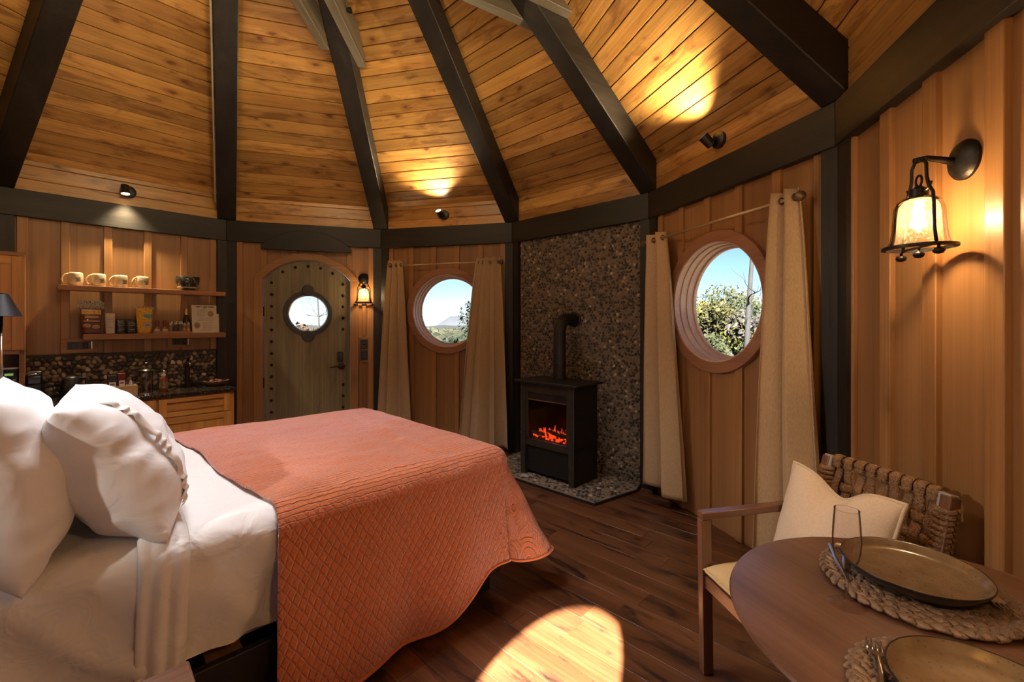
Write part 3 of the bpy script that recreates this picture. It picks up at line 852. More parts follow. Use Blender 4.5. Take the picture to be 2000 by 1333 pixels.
# keypad lock and lever
kp = MB().box(0.296, 0.352, 0.012, 0.046, 0.925, 1.035).build('keypad', 'dark_plate', door, bevel=0.006)
MB().box(0.304, 0.344, 0.009, 0.012, 0.955, 1.02).build('key_field', 'black_gloss', kp)
lv = MB().lathe([(0.036, 0), (0.036, 0.008), (0.028, 0.014), (0.012, 0.016), (0.012, 0.05)], 24, T((0.335, 0.045, 0.873)) @ RX(PI / 2)).build('handle', 'bronze', door, smooth='edge')
MB().tube([(0.335, -0.008, 0.873), (0.31, -0.012, 0.876), (0.27, -0.012, 0.874), (0.225, -0.008, 0.866)], [0.011, 0.011, 0.009, 0.007], 10).build('lever', 'bronze', lv, smooth=True)

# ------------------------------------------------------------------ switches and outlets
def plate(k, u, z, w, h, label, n_sw, vertical=True):
    p = thing('switch_plate' if vertical else 'outlet', label, 'switch' if vertical else 'outlet', WM(k) @ T((u, 0.026, z)))
    MB().box(-w, w, -0.006, 0.0, -h, h).build('plate', 'dark_plate', p, bevel=0.002)
    if vertical:
        for s in (-0.014, 0.014): MB().lathe([(0.0045, 0), (0.0045, 0.004)], 10, T((0, -0.006, s)) @ RX(PI / 2)).build('screw', 'grey_plastic', p)
        MB().box(-0.010, 0.010, -0.009, -0.006, -0.008, 0.008).build('toggle', 'black_gloss', p)
    else:
        for s in (-1, 1): MB().box(s * w * 0.45 - 0.016, s * w * 0.45 + 0.016, -0.009, -0.006, -0.022, 0.022).build('socket', 'black_gloss', p, bevel=0.003)
        MB().box(w - 0.006, w + 0.001, -0.0075, 0, -h, h).build('metal_edge', 'steel', p)
    return p
plate(1, 0.571, 1.11, 0.037, 0.055, 'black switch plate beside the door, the upper of two', 2)
plate(1, 0.571, 0.99, 0.037, 0.055, 'black switch plate beside the door, the lower of two', 2)
plate(0, -0.31, 1.155, 0.075, 0.032, 'dark double outlet below the left end of the lower shelf', 2, False)
plate(0, 0.375, 1.168, 0.062, 0.03, 'dark double outlet under the recipe card', 2, False)

# ------------------------------------------------------------------ sconces
def point_light(name, loc, energy, color, radius, parent=None):
    d = bpy.data.lights.new(name, 'POINT'); d.energy = energy; d.color = color; d.shadow_soft_size = radius
    o = bpy.data.objects.new(name, d); C.objects.link(o); o.parent = parent; o.location = loc
    return o
SC_W = 10.0
def sconce(k, u, z, label, energy=SC_W, group=None):
    """lantern sconce; z is the height of the wall plate. Wall frame, room is -y"""
    s = thing('wall_sconce', label, 'sconce', WM(k) @ T((u, PF, z)))
    MB().lathe([(0.062, 0.0), (0.062, 0.008), (0.055, 0.016), (0.052, 0.018), (0.03, 0.032), (0.012, 0.036)], 32, RX(PI / 2)).build('wall_plate', 'iron', s, smooth='edge')
    D = -0.125
    MB().tube([(0, -0.03, -0.004), (0, -0.075, 0.008), (0, D + 0.02, 0.014), (0, D - 0.012, 0.006)], [0.012, 0.0095, 0.0085, 0.010], 12).build('arm', 'iron', s, smooth=True)
    for sg in (-1, 1):
        pts = [(sg * 0.014, D, 0.01), (sg * 0.034, D, -0.012), (sg * 0.036, D, -0.055), (sg * 0.046, D, -0.085), (sg * 0.064, D, -0.11), (sg * 0.067, D, -0.14), (sg * 0.058, D, -0.155),
               (sg * 0.058, D, -0.13), (sg * 0.062, D, -0.14), (sg * 0.064, D, -0.2), (sg * 0.074, D, -0.262)]
        pts = [Vector(p) for p in pts[:6]] + [Vector((sg * 0.068, D, -0.17)), Vector((sg * 0.070, D, -0.22)), Vector((sg * 0.078, D, -0.264))]
        MB().tube(pts, 0.0048, 8).build('frame_bar', 'iron', s, smooth=True)
        MB().tube([(sg * 0.018, D, -0.093), (sg * 0.035, D, -0.094), (sg * 0.05, D, -0.086), (sg * 0.056, D, -0.074)], 0.004, 6).build('hook', 'iron', s, smooth=True)
    rg = [Vector((0.014 * math.cos(2 * PI * i / 16), D, -0.058 + 0.018 * math.sin(2 * PI * i / 16))) for i in range(17)]
    MB().tube(rg, 0.0036, 6, cap=False).build('loop', 'iron', s, smooth=True)
    MB().lathe([(0.008, 0.0), (0.012, -0.004), (0.024, -0.012), (0.024, -0.048), (0.018, -0.052)], 20, T((0, D, -0.074))).build('socket_cap', 'iron', s, smooth='edge')
    sh = [(0.022, -0.108), (0.040, -0.113), (0.054, -0.125), (0.0615, -0.145), (0.064, -0.18), (0.066, -0.215), (0.071, -0.245), (0.079, -0.264)]
    MB().lathe(sh, 40, T((0, D, 0)), close=False).build('glass_shade', 'seeded_glass', s, smooth=True, fix=False)
    MB().lathe([(0.080, -0.264), (0.093, -0.266), (0.093, -0.274), (0.080, -0.276), (0.080, -0.264)], 40, T((0, D, 0)), close=False).build('ring', 'iron', s, smooth='edge')
    MB().box(-0.085, 0.085, D - 0.004, D + 0.004, -0.273, -0.267).build('cross_bar', 'iron', s)
    for (dx, dy) in ((0, 0), (0.088, 0.0), (-0.088, 0.0)):
        MB().lathe([(0.004, -0.274), (0.004, -0.283), (0.0135, -0.286), (0.0155, -0.294), (0.0105, -0.302), (0.002, -0.304)], 14, T((dx, D + dy, 0))).build('finial', 'iron', s, smooth=True)
    MB().lathe([(0.011, -0.125), (0.0115, -0.14), (0.016, -0.165), (0.0155, -0.185), (0.009, -0.208), (0.002, -0.22)], 16, T((0, D, 0))).build('bulb', 'bulb', s, smooth=True)
    point_light('sconce_light', (0, D, -0.185), energy, (1.0, 0.66, 0.32), 0.022, s)
    return s
sconce(1, 0.571, 1.84, 'small glowing lantern sconce beside the arched door')
sconce(5, -0.035, 1.85, 'large glowing lantern sconce with bell glass on the right wall', energy=20.0)
sconce(9, 0.45, 1.85, 'unseen fill sconce added behind the head of the bed', energy=36.0)  # added out of view, warm fill on the back pillow
sconce(6, 0.0, 1.85, 'unseen fill sconce added behind the dining table', energy=52.0)  # added out of view to warm the near side of the quilt

# ------------------------------------------------------------------ spotlights on the frieze
def spotlight(k, aim, label, energy, u=0.0, z=2.515, cone=110, col=(1.0, 0.77, 0.44)):
    s = thing('spotlight', label, 'spotlight', WM(k) @ T((u, 0.02, z)), group='adjustable spotlights above the wall beam')
    MB().lathe([(0.052, 0), (0.052, 0.022), (0.045, 0.027), (0.012, 0.028), (0.010, 0.048)], 28, RX(PI / 2)).build('base', 'black', s, smooth='edge')
    a = Vector(aim).normalized()
    q = a.to_track_quat('Z', 'Y').to_matrix().to_4x4()
    M = T((-0.03, -0.075, 0.0)) @ q
    MB().tube([(0, -0.045, 0), (-0.02, -0.062, 0), (-0.03, -0.072, 0)], 0.009, 8).build('joint', 'black', s, smooth=True)
    h = MB().lathe([(0.024, -0.045), (0.029, -0.04), (0.032, 0.035), (0.034, 0.04), (0.0305, 0.04), (0.029, 0.03)], 28, M).build('head', 'black', s, smooth='edge')
    MB().lathe([(0.0285, 0.030), (0.0285, 0.033)], 24, M).build('lens', 'spot_lens', h)
    d = bpy.data.lights.new('spot_beam', 'SPOT'); d.energy = energy; d.color = col; d.shadow_soft_size = 0.025; d.spot_size = math.radians(cone); d.spot_blend = 0.9
    o = bpy.data.objects.new('spot_beam', d); C.objects.link(o); o.parent = s
    o.matrix_local = T((-0.03, -0.075, 0.0)) @ T(a * 0.045) @ a.to_track_quat('-Z', 'Y').to_matrix().to_4x4()
    return s
spotlight(0, (0.02, -0.22, -1.0), 'black spotlight shining down over the kitchen shelves', 110, cone=100)
spotlight(2, (-0.12, -1.05, 1.0), 'black spotlight shining up above the left round window', 100, cone=120)
spotlight(4, (-0.22, -1.0, 1.0), 'black spotlight shining up above the large round window', 112, cone=120)
spotlight(6, (0.0, -0.9, 1.0), 'unseen fill spotlight added over the dining table, behind the camera', 120, cone=130)  # added out of view as fill on the ceiling
spotlight(8, (-0.08, -1.0, -0.75), 'unseen spotlight added behind the camera, standing in for sun on the pillows', 160, cone=18, col=(1.0, 0.92, 0.84))  # added narrow beam in place of sun patches on the pillows
spotlight(10, (-0.20, -1.0, -0.33), 'unseen fill spotlight added above the head of the bed, aimed across the room', 200, cone=34, col=(1.0, 0.90, 0.78))  # added neutral fill for the table and the right wall

# ------------------------------------------------------------------ unseen ring of fill lamps added under the roof hub, above the picture
ch = thing('fill_chandelier', 'unseen iron ring of fill lamps added above the bed', 'fill_chandelier', T((HUB.x, HUB.y, 3.25)))
MB().tube([(0.32 * math.cos(2 * PI * i / 32), 0.32 * math.sin(2 * PI * i / 32), 0) for i in range(33)], 0.014, 8, cap=False).build('ring', 'iron', ch, smooth=True)
for i in range(3):
    a = 2 * PI * i / 3
    MB().tube([(0.32 * math.cos(a), 0.32 * math.sin(a), 0), (0, 0, 0.5)], 0.005, 6).build('chain', 'iron', ch)
MB().tube([(0, 0, 0.5), (0, 0, 1.5)], 0.008, 6).build('rod', 'iron', ch)
for i in range(6):
    a = 2 * PI * (i + 0.5) / 6
    M = T((0.32 * math.cos(a), 0.32 * math.sin(a), 0))
    s_ = MB().lathe([(0.075, -0.075), (0.045, -0.02), (0.018, 0.0), (0.018, 0.02), (0.016, 0.02), (0.016, 0.0), (0.043, -0.022), (0.073, -0.075)], 24, M, close=False).build('shade', 'iron', ch, smooth=True)
    MB().ell((0, 0, -0.04), 0.024, 0.024, 0.028, 14, 8, M).build('bulb', 'bulb_white', s_, smooth=True)
    d = bpy.data.lights.new('fill_downlight', 'SPOT'); d.energy = 37.0; d.color = (0.94, 0.94, 0.98); d.shadow_soft_size = 0.05; d.spot_size = math.radians(104); d.spot_blend = 0.8  # added cool fill, mainly for the top of the bed
    o = bpy.data.objects.new('fill_downlight', d); C.objects.link(o); o.parent = ch; o.location = (0.32 * math.cos(a), 0.32 * math.sin(a), -0.08)
    point_light('fill_uplight', (0.24 * math.cos(a), 0.24 * math.sin(a), 0.09), 12.0, (1.0, 0.74, 0.40), 0.04, ch)  # added warm fill that evens out the ceiling
    MB().lathe([(0.004, 0.0), (0.03, 0.02), (0.045, 0.05), (0.043, 0.05), (0.028, 0.024), (0.004, 0.006)], 20, T((0.24 * math.cos(a), 0.24 * math.sin(a), 0.02)), close=False).build('uplight_cup', 'iron', ch, smooth=True)

# ------------------------------------------------------------------ curtains and rods
def rod(k, u0, u1, label):
    r = thing('curtain_rod', label, 'curtain rod', WM(k) @ T((0, -0.045, 1.982)))
    MB().tube([(u0, 0, 0), (u1, 0, 0)], 0.0085, 12).build('pole', 'rod', r, smooth=True)
    for s, u in ((-1, u0), (1, u1)):
        MB().lathe([(0.010, 0), (0.016, 0.004), (0.016, 0.010), (0.024, 0.022), (0.027, 0.036), (0.020, 0.052), (0.006, 0.058)], 16, T((u, 0, 0)) @ RY(s * PI / 2)).build('finial', 'finial', r, smooth=True)
        MB().tube([(u - s * 0.035, 0, 0), (u - s * 0.035, 0.045, -0.004), (u - s * 0.035, 0.078, -0.004)], 0.006, 8).build('bracket', 'finial', r, smooth=True)
    return r
rod(2, -0.585, 0.615, 'thin curtain rod over the left round window')
rod(4, -0.715, 0.575, 'thin curtain rod over the large round window')
def curtain(k, ut0, ut1, ub0, ub1, zb, folds, seed, label, pinch=0.0):
    """panel hung from grommets: deep folds that open toward the hem"""
    rr = random.Random(seed)
    ph = [rr.uniform(-0.5, 0.5) for _ in range(6)]
    c = thing('curtain', label, 'curtain', WM(k))
    ztop = 2.03
    def f(s, t):                       # s across, t down
        z = ztop + (zb - ztop) * t
        e = t ** 0.75
        u0 = ut0 + (ub0 - ut0) * e; u1 = ut1 + (ub1 - ut1) * e
        # uneven spacing of folds
        s2 = s + 0.05 * math.sin(2 * PI * s + ph[0]) * t
        ang = 2 * PI * folds * s2 + ph[1] * t
        amp = 0.028 + 0.036 * t
        d = amp * math.sin(ang) + 0.008 * t * math.sin(2.3 * ang + ph[2]) + 0.01 * t * math.sin(5 * t + ph[3])
        u = u0 + (u1 - u0) * s + 0.35 * (u1 - u0) / folds / 2 * math.sin(2 * ang) * 0.5
        return (u, -0.045 - d - 0.035 * t * (0.5 + 0.5 * s), z + 0.004 * math.sin(ang))
    p = MB().grid(f, 96, 60).build('cloth', 'linen', c, smooth=True, fix=False)
    so = p.modifiers.new('thick', 'SOLIDIFY'); so.thickness = 0.003
    # grommets on the rod
    for i in range(folds * 2):
        s = (i + 0.5) / (folds * 2)
        u = ut0 + (ut1 - ut0) * s
        MB().tube([(0, 0.017 * math.cos(2 * PI * j / 14), 0.017 * math.sin(2 * PI * j / 14)) for j in range(15)], 0.004, 6, cap=False).build('grommet', 'finial', c, T((u, -0.045, 1.982)), smooth=True)
    return c
curtain(2, -0.635, -0.475, -0.77, -0.345, 0.06, 3, 1, 'beige linen curtain left of the smaller round window, beside the door sconce')
curtain(2, 0.385, 0.635, 0.19, 0.72, 0.06, 3, 2, 'beige linen curtain right of the smaller round window, beside the stove')
curtain(4, -0.70, -0.475, -0.70, -0.25, 0.09, 2, 3, 'narrow beige linen curtain between the pebble wall and the large window')
curtain(4, 0.445, 0.60, 0.33, 0.745, 0.05, 2, 4, 'wide beige linen curtain right of the large window, behind the dining chair')

# ------------------------------------------------------------------ pebble wall and hearth
def relax_points(w, h, sp, rr, seed_n=None):
    """jittered hexagonal layout of pebble centres"""
    pts = []
    row = 0; z = sp / 2
    while z < h - sp * 0.3:
        x = sp / 2 + (sp / 2 if row % 2 else 0)
        while x < w - sp * 0.3:
            pts.append((x + rr.uniform(-0.22, 0.22) * sp, z + rr.uniform(-0.22, 0.22) * sp)); x += sp
        z += sp * 0.866; row += 1
    return pts
def pebble_shape(rr, n=7):
    ph = [rr.uniform(0, 6.28) for _ in range(3)]
    return [1 + 0.16 * math.sin(2 * a + ph[0]) + 0.09 * math.sin(3 * a + ph[1]) for a in [2 * PI * i / n for i in range(n)]]
def add_pebble(mb, c, ex, ey, en, rx, ry, ht, rot, rr, n=8):
    sh = pebble_shape(rr, n); vs = []; fs = []
    cr, sr = math.cos(rot), math.sin(rot)
    for (q, hh) in ((1.0, 0.0), (0.93, 0.55), (0.6, 0.92)):
        for i in range(n):
            a = 2 * PI * i / n
            x = rx * q * sh[i] * math.cos(a); y = ry * q * sh[i] * math.sin(a)
            vs.append(c + ex * (x * cr - y * sr) + ey * (x * sr + y * cr) + en * (ht * hh))
    for j in range(2):
        for i in range(n):
            k = (i + 1) % n
            fs.append((j * n + i, j * n + k, (j + 1) * n + k, (j + 1) * n + i))
    fs.append(tuple(range(2 * n, 3 * n)))
    mb.add(vs, fs)
rr = random.Random(11)
mb = MB()
PX0, PX1 = -0.673, 0.673
for (x, z) in relax_points(PX1 - PX0, BEAM0, 0.030, rr):
    a = rr.uniform(0.36, 0.50) * 0.030
    add_pebble(mb, Vector((PX0 + x, PF - 0.0005, z)), Vector((1, 0, 0)), Vector((0, 0, 1)), Vector((0, -1, 0)), a * rr.uniform(1.0, 1.15), a * rr.uniform(0.72, 0.95), 0.009, rr.uniform(0, PI), rr)
o = mb.build('pebbles', 'pebble_fire', WALLS[3], smooth=True, fix=False)
o['kind'] = 'stuff'
hearth = thing('hearth', 'low pebble hearth slab with dark edge under the stove', 'hearth', WM(3))
HP = [(-0.66, 0.03), (-0.60, -0.56), (0.60, -0.56), (0.70, -0.10), (0.66, 0.03)]
MB().extz(HP, 0.0, 0.022).build('slab', 'grout', hearth)
MB().extz([(-0.668, 0.032), (-0.608, -0.568), (0.606, -0.568), (0.709, -0.10), (0.668, 0.032)], 0.0005, 0.018).build('edge_trim', 'black', hearth)
mb = MB()
for (x, y) in relax_points(1.36, 0.62, 0.036, rr):
    px, py = -0.68 + x, -0.58 + y
    inside = True
    for i in range(len(HP)):
        (ax_, ay_), (bx_, by_) = HP[i], HP[(i + 1) % len(HP)]
        if ((bx_ - ax_) * (py - ay_) - (by_ - ay_) * (px - ax_)) / math.hypot(bx_ - ax_, by_ - ay_) < 0.014: inside = False
    if inside:
        a = rr.uniform(0.36, 0.5) * 0.036
        add_pebble(mb, Vector((px, py, 0.0215)), Vector((1, 0, 0)), Vector((0, 1, 0)), Vector((0, 0, 1)), a, a * rr.uniform(0.7, 0.95), 0.006, rr.uniform(0, PI), rr)
o = mb.build('pebbles', 'pebble_fire', hearth, smooth=True, fix=False); o['kind'] = 'stuff'

# ------------------------------------------------------------------ electric stove
sv = thing('electric_stove', 'black freestanding stove with glowing fire and flue pipe', 'stove', WM(3) @ T((0.05, 0, 0.028)))
SH = 0.80
X0, X1, Y0, Y1 = -0.285, 0.285, -0.43, -0.10
# carcass open at the front
MB().box(X0, X0 + 0.02, Y0, Y1, 0.0, SH).box(X1 - 0.02, X1, Y0, Y1, 0.0, SH).box(X0, X1, Y1 - 0.02, Y1, 0, SH).box(X0, X1, Y0, Y1, SH - 0.03, SH).box(X0, X1, Y0, Y1, 0.28, 0.30).build('body', 'stove_black', sv)
MB().box(X0 + 0.02, X1 - 0.02, Y0 + 0.02, Y0 + 0.035, 0.03, 0.28).build('lower_panel', 'stove_black', sv)
MB().box(X0 - 0.045, X1 + 0.045, Y0 - 0.045, Y1 + 0.02, SH, SH + 0.02).build('top_plate', 'stove_black', sv, bevel=0.004)
for s in (-1, 1):
    MB().box(min(s * 0.285, s * 0.232), max(s * 0.285, s * 0.232), Y0 - 0.012, Y0 + 0.03, 0.0, SH).build('front_post', 'stove_trim', sv, bevel=0.003)
dr = MB().box(-0.232, 0.232, Y0 - 0.004, Y0 + 0.02, SH - 0.085, SH - 0.005).box(-0.232, -0.205, Y0 - 0.004, Y0 + 0.02, 0.29, SH - 0.085).box(0.205, 0.232, Y0 - 0.004, Y0 + 0.02, 0.29, SH - 0.085).box(-0.232, 0.232, Y0 - 0.004, Y0 + 0.02, 0.255, 0.315).build('door_frame', 'stove_trim', sv, bevel=0.003)
MB().box(-0.205, 0.205, Y0 + 0.004, Y0 + 0.012, SH - 0.14, SH - 0.085).build('louvre', 'black', dr)
MB().box(-0.205, 0.205, Y0 + 0.0, Y0 + 0.014, SH - 0.15, SH - 0.14).build('trim_strip', 'steel', dr)
MB().add([(-0.205, Y0 + 0.012, 0.315), (0.205, Y0 + 0.012, 0.315), (0.205, Y0 + 0.012, SH - 0.15), (-0.205, Y0 + 0.012, SH - 0.15)], [(0, 1, 2, 3)]).build('glass', 'stove_glass', dr, fix=False)
MB().box(X0 + 0.022, X1 - 0.022, Y0 + 0.03, Y1 - 0.022, 0.30, 0.315).build('ember_bed', 'ember_coal', sv)
fr_ = random.Random(5)
for i in range(7):
    x = fr_.uniform(-0.17, 0.17); y = Y0 + 0.07 + fr_.uniform(0, 0.13); an = fr_.uniform(-0.7, 0.7)
    d = Vector((math.cos(an), math.sin(an) * 0.6, fr_.uniform(-0.2, 0.25))) * 0.085
    c = Vector((x, y, 0.345 + fr_.uniform(0, 0.035)))
    MB().tube([c - d, c, c + d], [0.014, 0.017, 0.013], 7).build('log', 'fire_log', sv, smooth=True)
for i in range(90):
    x = fr_.uniform(-0.19, 0.20); y = Y0 + 0.045 + fr_.uniform(0, 0.16)
    if fr_.random() < 0.62:
        h = fr_.uniform(0.04, 0.11) * (1 - 0.5 * abs(x) / 0.2); lean = fr_.uniform(-0.02, 0.02)
        MB().tube([(x, y, 0.325), (x + lean * 0.3, y, 0.325 + h * 0.4), (x + lean, y, 0.325 + h)], [0.007, 0.008, 0.0012], 5).build('flame', 'flame', sv, smooth=True)
    else:
        MB().ell((x, y, 0.322), 0.013, 0.010, 0.008, 7, 4).build('ember', 'flame', sv, smooth=True)
point_light('ember_glow', (0.02, Y0 + 0.10, 0.37), 0.35, (1.0, 0.18, 0.04), 0.05, sv)
# flue pipe with elbow into the wall
fp = [(-0.045, -0.19, SH + 0.02), (-0.045, -0.19, 1.24)]
for i in range(1, 9):
    a = PI / 2 * i / 8
    fp.append((-0.045, -0.19 + 0.11 * (1 - math.cos(a)), 1.24 + 0.11 * math.sin(a)))
fp.append((-0.045, 0.05, 1.35))
MB().tube(fp, 0.056, 24).build('flue_pipe', 'stove_black', sv, smooth='edge')
MB().lathe([(0.072, 0), (0.072, 0.012), (0.058, 0.016)], 28, T((-0.045, 0.045, 1.35)) @ RX(PI / 2)).build('flue_collar', 'stove_black', sv)
MB().lathe([(0.07, 0), (0.07, 0.008), (0.058, 0.012)], 28, T((-0.045, -0.19, SH + 0.02))).build('flue_base', 'stove_black', sv)
bx = thing('remote_control', 'small pale grey remote lying on the hearth beside the quilt', 'remote', WM(3) @ T((-0.12, -0.50, 0.029)) @ RZ(0.2))
MB().box(-0.035, 0.035, -0.022, 0.022, 0, 0.016).build('case', 'grey_plastic', bx, bevel=0.004)
for i in range(3): MB().lathe([(0.005, 0.016), (0.005, 0.018)], 8, T((-0.02 + i * 0.02, 0, 0))).build('button', 'dark_plate', bx)
# ------------------------------------------------------------------ kitchen along wall 0 (wall frame: room is -y)
K = WM(0)
CZ = 0.745; CD = -0.52; FD = -0.49
bs = MB().box(-0.668, 0.668, 0.030, PF + 0.001, CZ, 1.085).build('backsplash', 'grout_dark', WALLS[0])
rr = random.Random(21)
pm = []
for i in range(8):
    q = MB(); add_pebble(q, Vector((0, 0, 0)), Vector((1, 0, 0)), Vector((0, 0, 1)), Vector((0, -1, 0)), 1.0, 0.72 + 0.05 * (i % 4), 0.45, 0.0, rr, 9)
    me = q.mesh('pebble', 'pebble_tile')
    for p in me.polygons: p.use_smooth = True
    pm.append(me)
SP = 0.0405
for (x, z) in relax_points(1.336, 0.34, SP, rr):
    u_, z_ = -0.668 + x, CZ + z
    if u_ < -0.62 and z_ < 1.1: continue
    s_ = SP * rr.uniform(0.46, 0.60)
    link('pebble', rr.choice(pm), bs, T((u_, 0.0302, z_)) @ RY(rr.uniform(0, PI)) @ Matrix.Diagonal((s_, s_, s_, 1)))

def panel_front(parent, x0, x1, z0, z1, name, mat_x='alder_x', mat_z='alder_z', st=0.055, y=FD):
    """framed front: stiles, rails and a sunk panel"""
    e = thing(name, None, None); e.parent = parent
    MB().box(x0 + st * 0.9, x1 - st * 0.9, y - 0.008, y, z0 + st * 0.9, z1 - st * 0.9).build('panel', mat_z if z1 - z0 > 0.2 else mat_x, e)
    for a, b_ in ((x0, x0 + st), (x1 - st, x1)): MB().box(a, b_, y - 0.018, y, z0, z1).build('stile', mat_z, e, bevel=0.002)
    for a, b_ in ((z0, z0 + st * (0.62 if z1 - z0 < 0.2 else 1)), (z1 - st * (0.62 if z1 - z0 < 0.2 else 1), z1)): MB().box(x0 + st, x1 - st, y - 0.018, y, a, b_).build('rail', mat_x, e, bevel=0.002)
    return e
def pull(parent, u, z, y=FD - 0.018):
    p = MB().box(u - 0.017, u + 0.017, y - 0.003, y, z - 0.02, z + 0.02).build('pull_plate', 'bronze', parent, bevel=0.002)
    MB().tube([(u + 0.013 * math.cos(2 * PI * i / 14), y - 0.006 - 0.004 * math.sin(2 * PI * i / 14), z + 0.013 * math.sin(2 * PI * i / 14)) for i in range(15)], 0.003, 6, cap=False).build('ring_pull', 'bronze', p, smooth=True)
def base_cabinet(x0, x1, label, pull_u):
    c = thing('base_cabinet', label, 'cabinet', K)
    MB().box(x0, x1, FD, 0.03, 0.08, CZ - 0.035).build('carcass', 'alder_z', c)
    MB().box(x0, x1, FD + 0.05, 0.03, 0.0, 0.08).build('plinth', 'bed_frame', c)
    d = panel_front(c, x0 + 0.006, x1 - 0.006 if x1 < 0.5 else x1 - 0.03, 0.545, CZ - 0.045, 'drawer')
    d2 = panel_front(c, x0 + 0.006, x1 - 0.006 if x1 < 0.5 else x1 - 0.03, 0.095, 0.538, 'door')
    pull(d2, pull_u, 0.445)
    if x1 < 0.5: pull(d, (x0 + x1) / 2 + 0.06, 0.62)
    return c
base_cabinet(0.131, 0.69, 'honey alder base cabinet at the right end of the kitchen', 0.16)
base_cabinet(-0.46, 0.128, 'honey alder base cabinet behind the front pillow', 0.098)
base_cabinet(-0.74, -0.463, 'honey alder base cabinet under the microwave', -0.50)
wt = MB().box(-0.745, 0.70, CD, 0.028, CZ - 0.032, CZ).build('worktop', 'granite', None, K, bevel=0.004)
tag(wt, 'dark polished granite worktop over the kitchen cabinets', 'worktop')

# shelves
def shelf(x0, x1, z0, z1, label):
    s = thing('wall_shelf', label, 'shelf', K)
    MB().box(x0, x1, -0.13, 0.028, z0, z1).build('board', 'shelf_x', s, bevel=0.002)
    return s
shelf(-0.44, 0.71, 1.612, 1.653, 'upper wooden kitchen shelf carrying mugs and a bowl')
shelf(-0.295, 0.712, 1.205, 1.252, 'lower wooden kitchen shelf carrying snacks and spices')
S1, S2 = 1.6535, 1.2525
# mugs
def mug(u, rot, label):
    m = thing('mug', label, 'mug', K @ T((u, -0.055, S1)) @ RZ(rot), group='cream mugs on the upper shelf')
    MB().lathe([(0.036, 0.0), (0.042, 0.004), (0.046, 0.03), (0.0475, 0.06), (0.0455, 0.095), (0.041, 0.108), (0.038, 0.108), (0.0425, 0.09), (0.0435, 0.06), (0.041, 0.02), (0.01, 0.008)], 28).build('cup', 'cream_ceramic', m, smooth=True)
    MB().tube([(-0.043, 0, 0.096), (-0.06, 0, 0.090), (-0.078, 0, 0.066), (-0.082, 0, 0.046), (-0.076, 0, 0.026), (-0.060, 0, 0.014), (-0.044, 0, 0.016)], 0.006, 8).build('handle', 'cream_ceramic', m, smooth=True)
    # printed sprig on the front
    for i, (a, z, s) in enumerate(((-1.45, 0.055, 0.010), (-1.25, 0.06, 0.009), (-1.65, 0.058, 0.008), (-1.4, 0.04, 0.008), (-1.6, 0.038, 0.007), (-1.2, 0.04, 0.006))):
        c = Vector((0.0478 * math.cos(a), 0.0478 * math.sin(a), z))
        MB().ell((0, 0, 0), s, 0.0012, s * 1.2, 8, 4, T(c) @ RZ(a + PI / 2)).build('sprig', 'mug_print', m)
for i, (u, lb) in enumerate(((-0.338, 'cream mug at the far left of the four'), (-0.198, 'second cream mug from the left'), (-0.058, 'third cream mug from the left'), (0.085, 'cream mug nearest the dark bowl'))):
    mug(u, 0.15 + 0.1 * i, lb + ', on the upper shelf')
bw = thing('bowl', 'dark glazed bowl with pale speckles on the upper shelf', 'bowl', K @ T((0.412, -0.075, S1)) @ Matrix.Scale(0.94, 4))
MB().lathe([(0.045, 0.0), (0.055, 0.003), (0.072, 0.02), (0.098, 0.075), (0.108, 0.135), (0.104, 0.136), (0.093, 0.078), (0.065, 0.025), (0.01, 0.015)], 40).build('body', 'bowl_glaze', bw, smooth=True)
rb = random.Random(4)
for i in range(22):
    a = rb.uniform(-PI, 0); t = rb.uniform(0.1, 0.85); r_ = 0.072 + (0.108 - 0.072) * t ** 0.7 + 0.001; z = 0.02 + 0.115 * t
    MB().ell((0, 0, 0), rb.uniform(0.002, 0.006), 0.001, rb.uniform(0.002, 0.005), 6, 4, T((r_ * math.cos(a), r_ * math.sin(a), z)) @ RZ(a + PI / 2)).build('speckle', 'bowl_speckle', bw)
MB().lathe([(0.076, 0.022), (0.082, 0.035), (0.083, 0.034), (0.077, 0.021)], 36, close=False).build('pale_band', 'paper_faint', bw, smooth=True)

# pouches on the lower shelf
def pouch(mb, w, h, d, top=0.006, n=16, m=14, flare=0.0, y0=0.0):
    """stand-up pouch: fat bottom, flat sealed top"""
    def f(s, t):
        a = 2 * PI * s
        th = d * (1 - t) ** 0.6 + top * t
        ww = w * (0.90 + 0.10 * t + flare * t)
        c, s_ = math.cos(a), math.sin(a)
        x = ww * (abs(c) ** 0.45) * (1 if c > 0 else -1)
        y = th * (abs(s_) ** 0.8) * (1 if s_ > 0 else -1)
        return (x, y + y0, h * t)
    mb.grid(f, n * 2, m)
    b_ = len(mb.v)
    mb.v.append((0, y0, 0)); mb.f += [(b_, i + 1, i) for i in range(n * 2)]
    return mb
def at_shelf(u, d=-0.06, rot=0.0): return K @ T((u, d, S2)) @ RZ(rot)
p = thing('snack_bag', 'maroon snack pouch with clear crinkled top on the lower shelf', 'snack bag', at_shelf(-0.246, -0.06, 0.05))
pouch(MB(), 0.066, 0.215, 0.035).build('pouch', 'bag_maroon', p, smooth=True)
MB().grid(lambda s, t: (-0.082 + 0.164 * s, 0.006 * math.sin(40 * s + 3 * t) + 0.004, 0.212 + 0.068 * t + 0.006 * math.sin(25 * s)), 40, 8).build('crinkled_top', 'bag_silver', p, smooth=True)
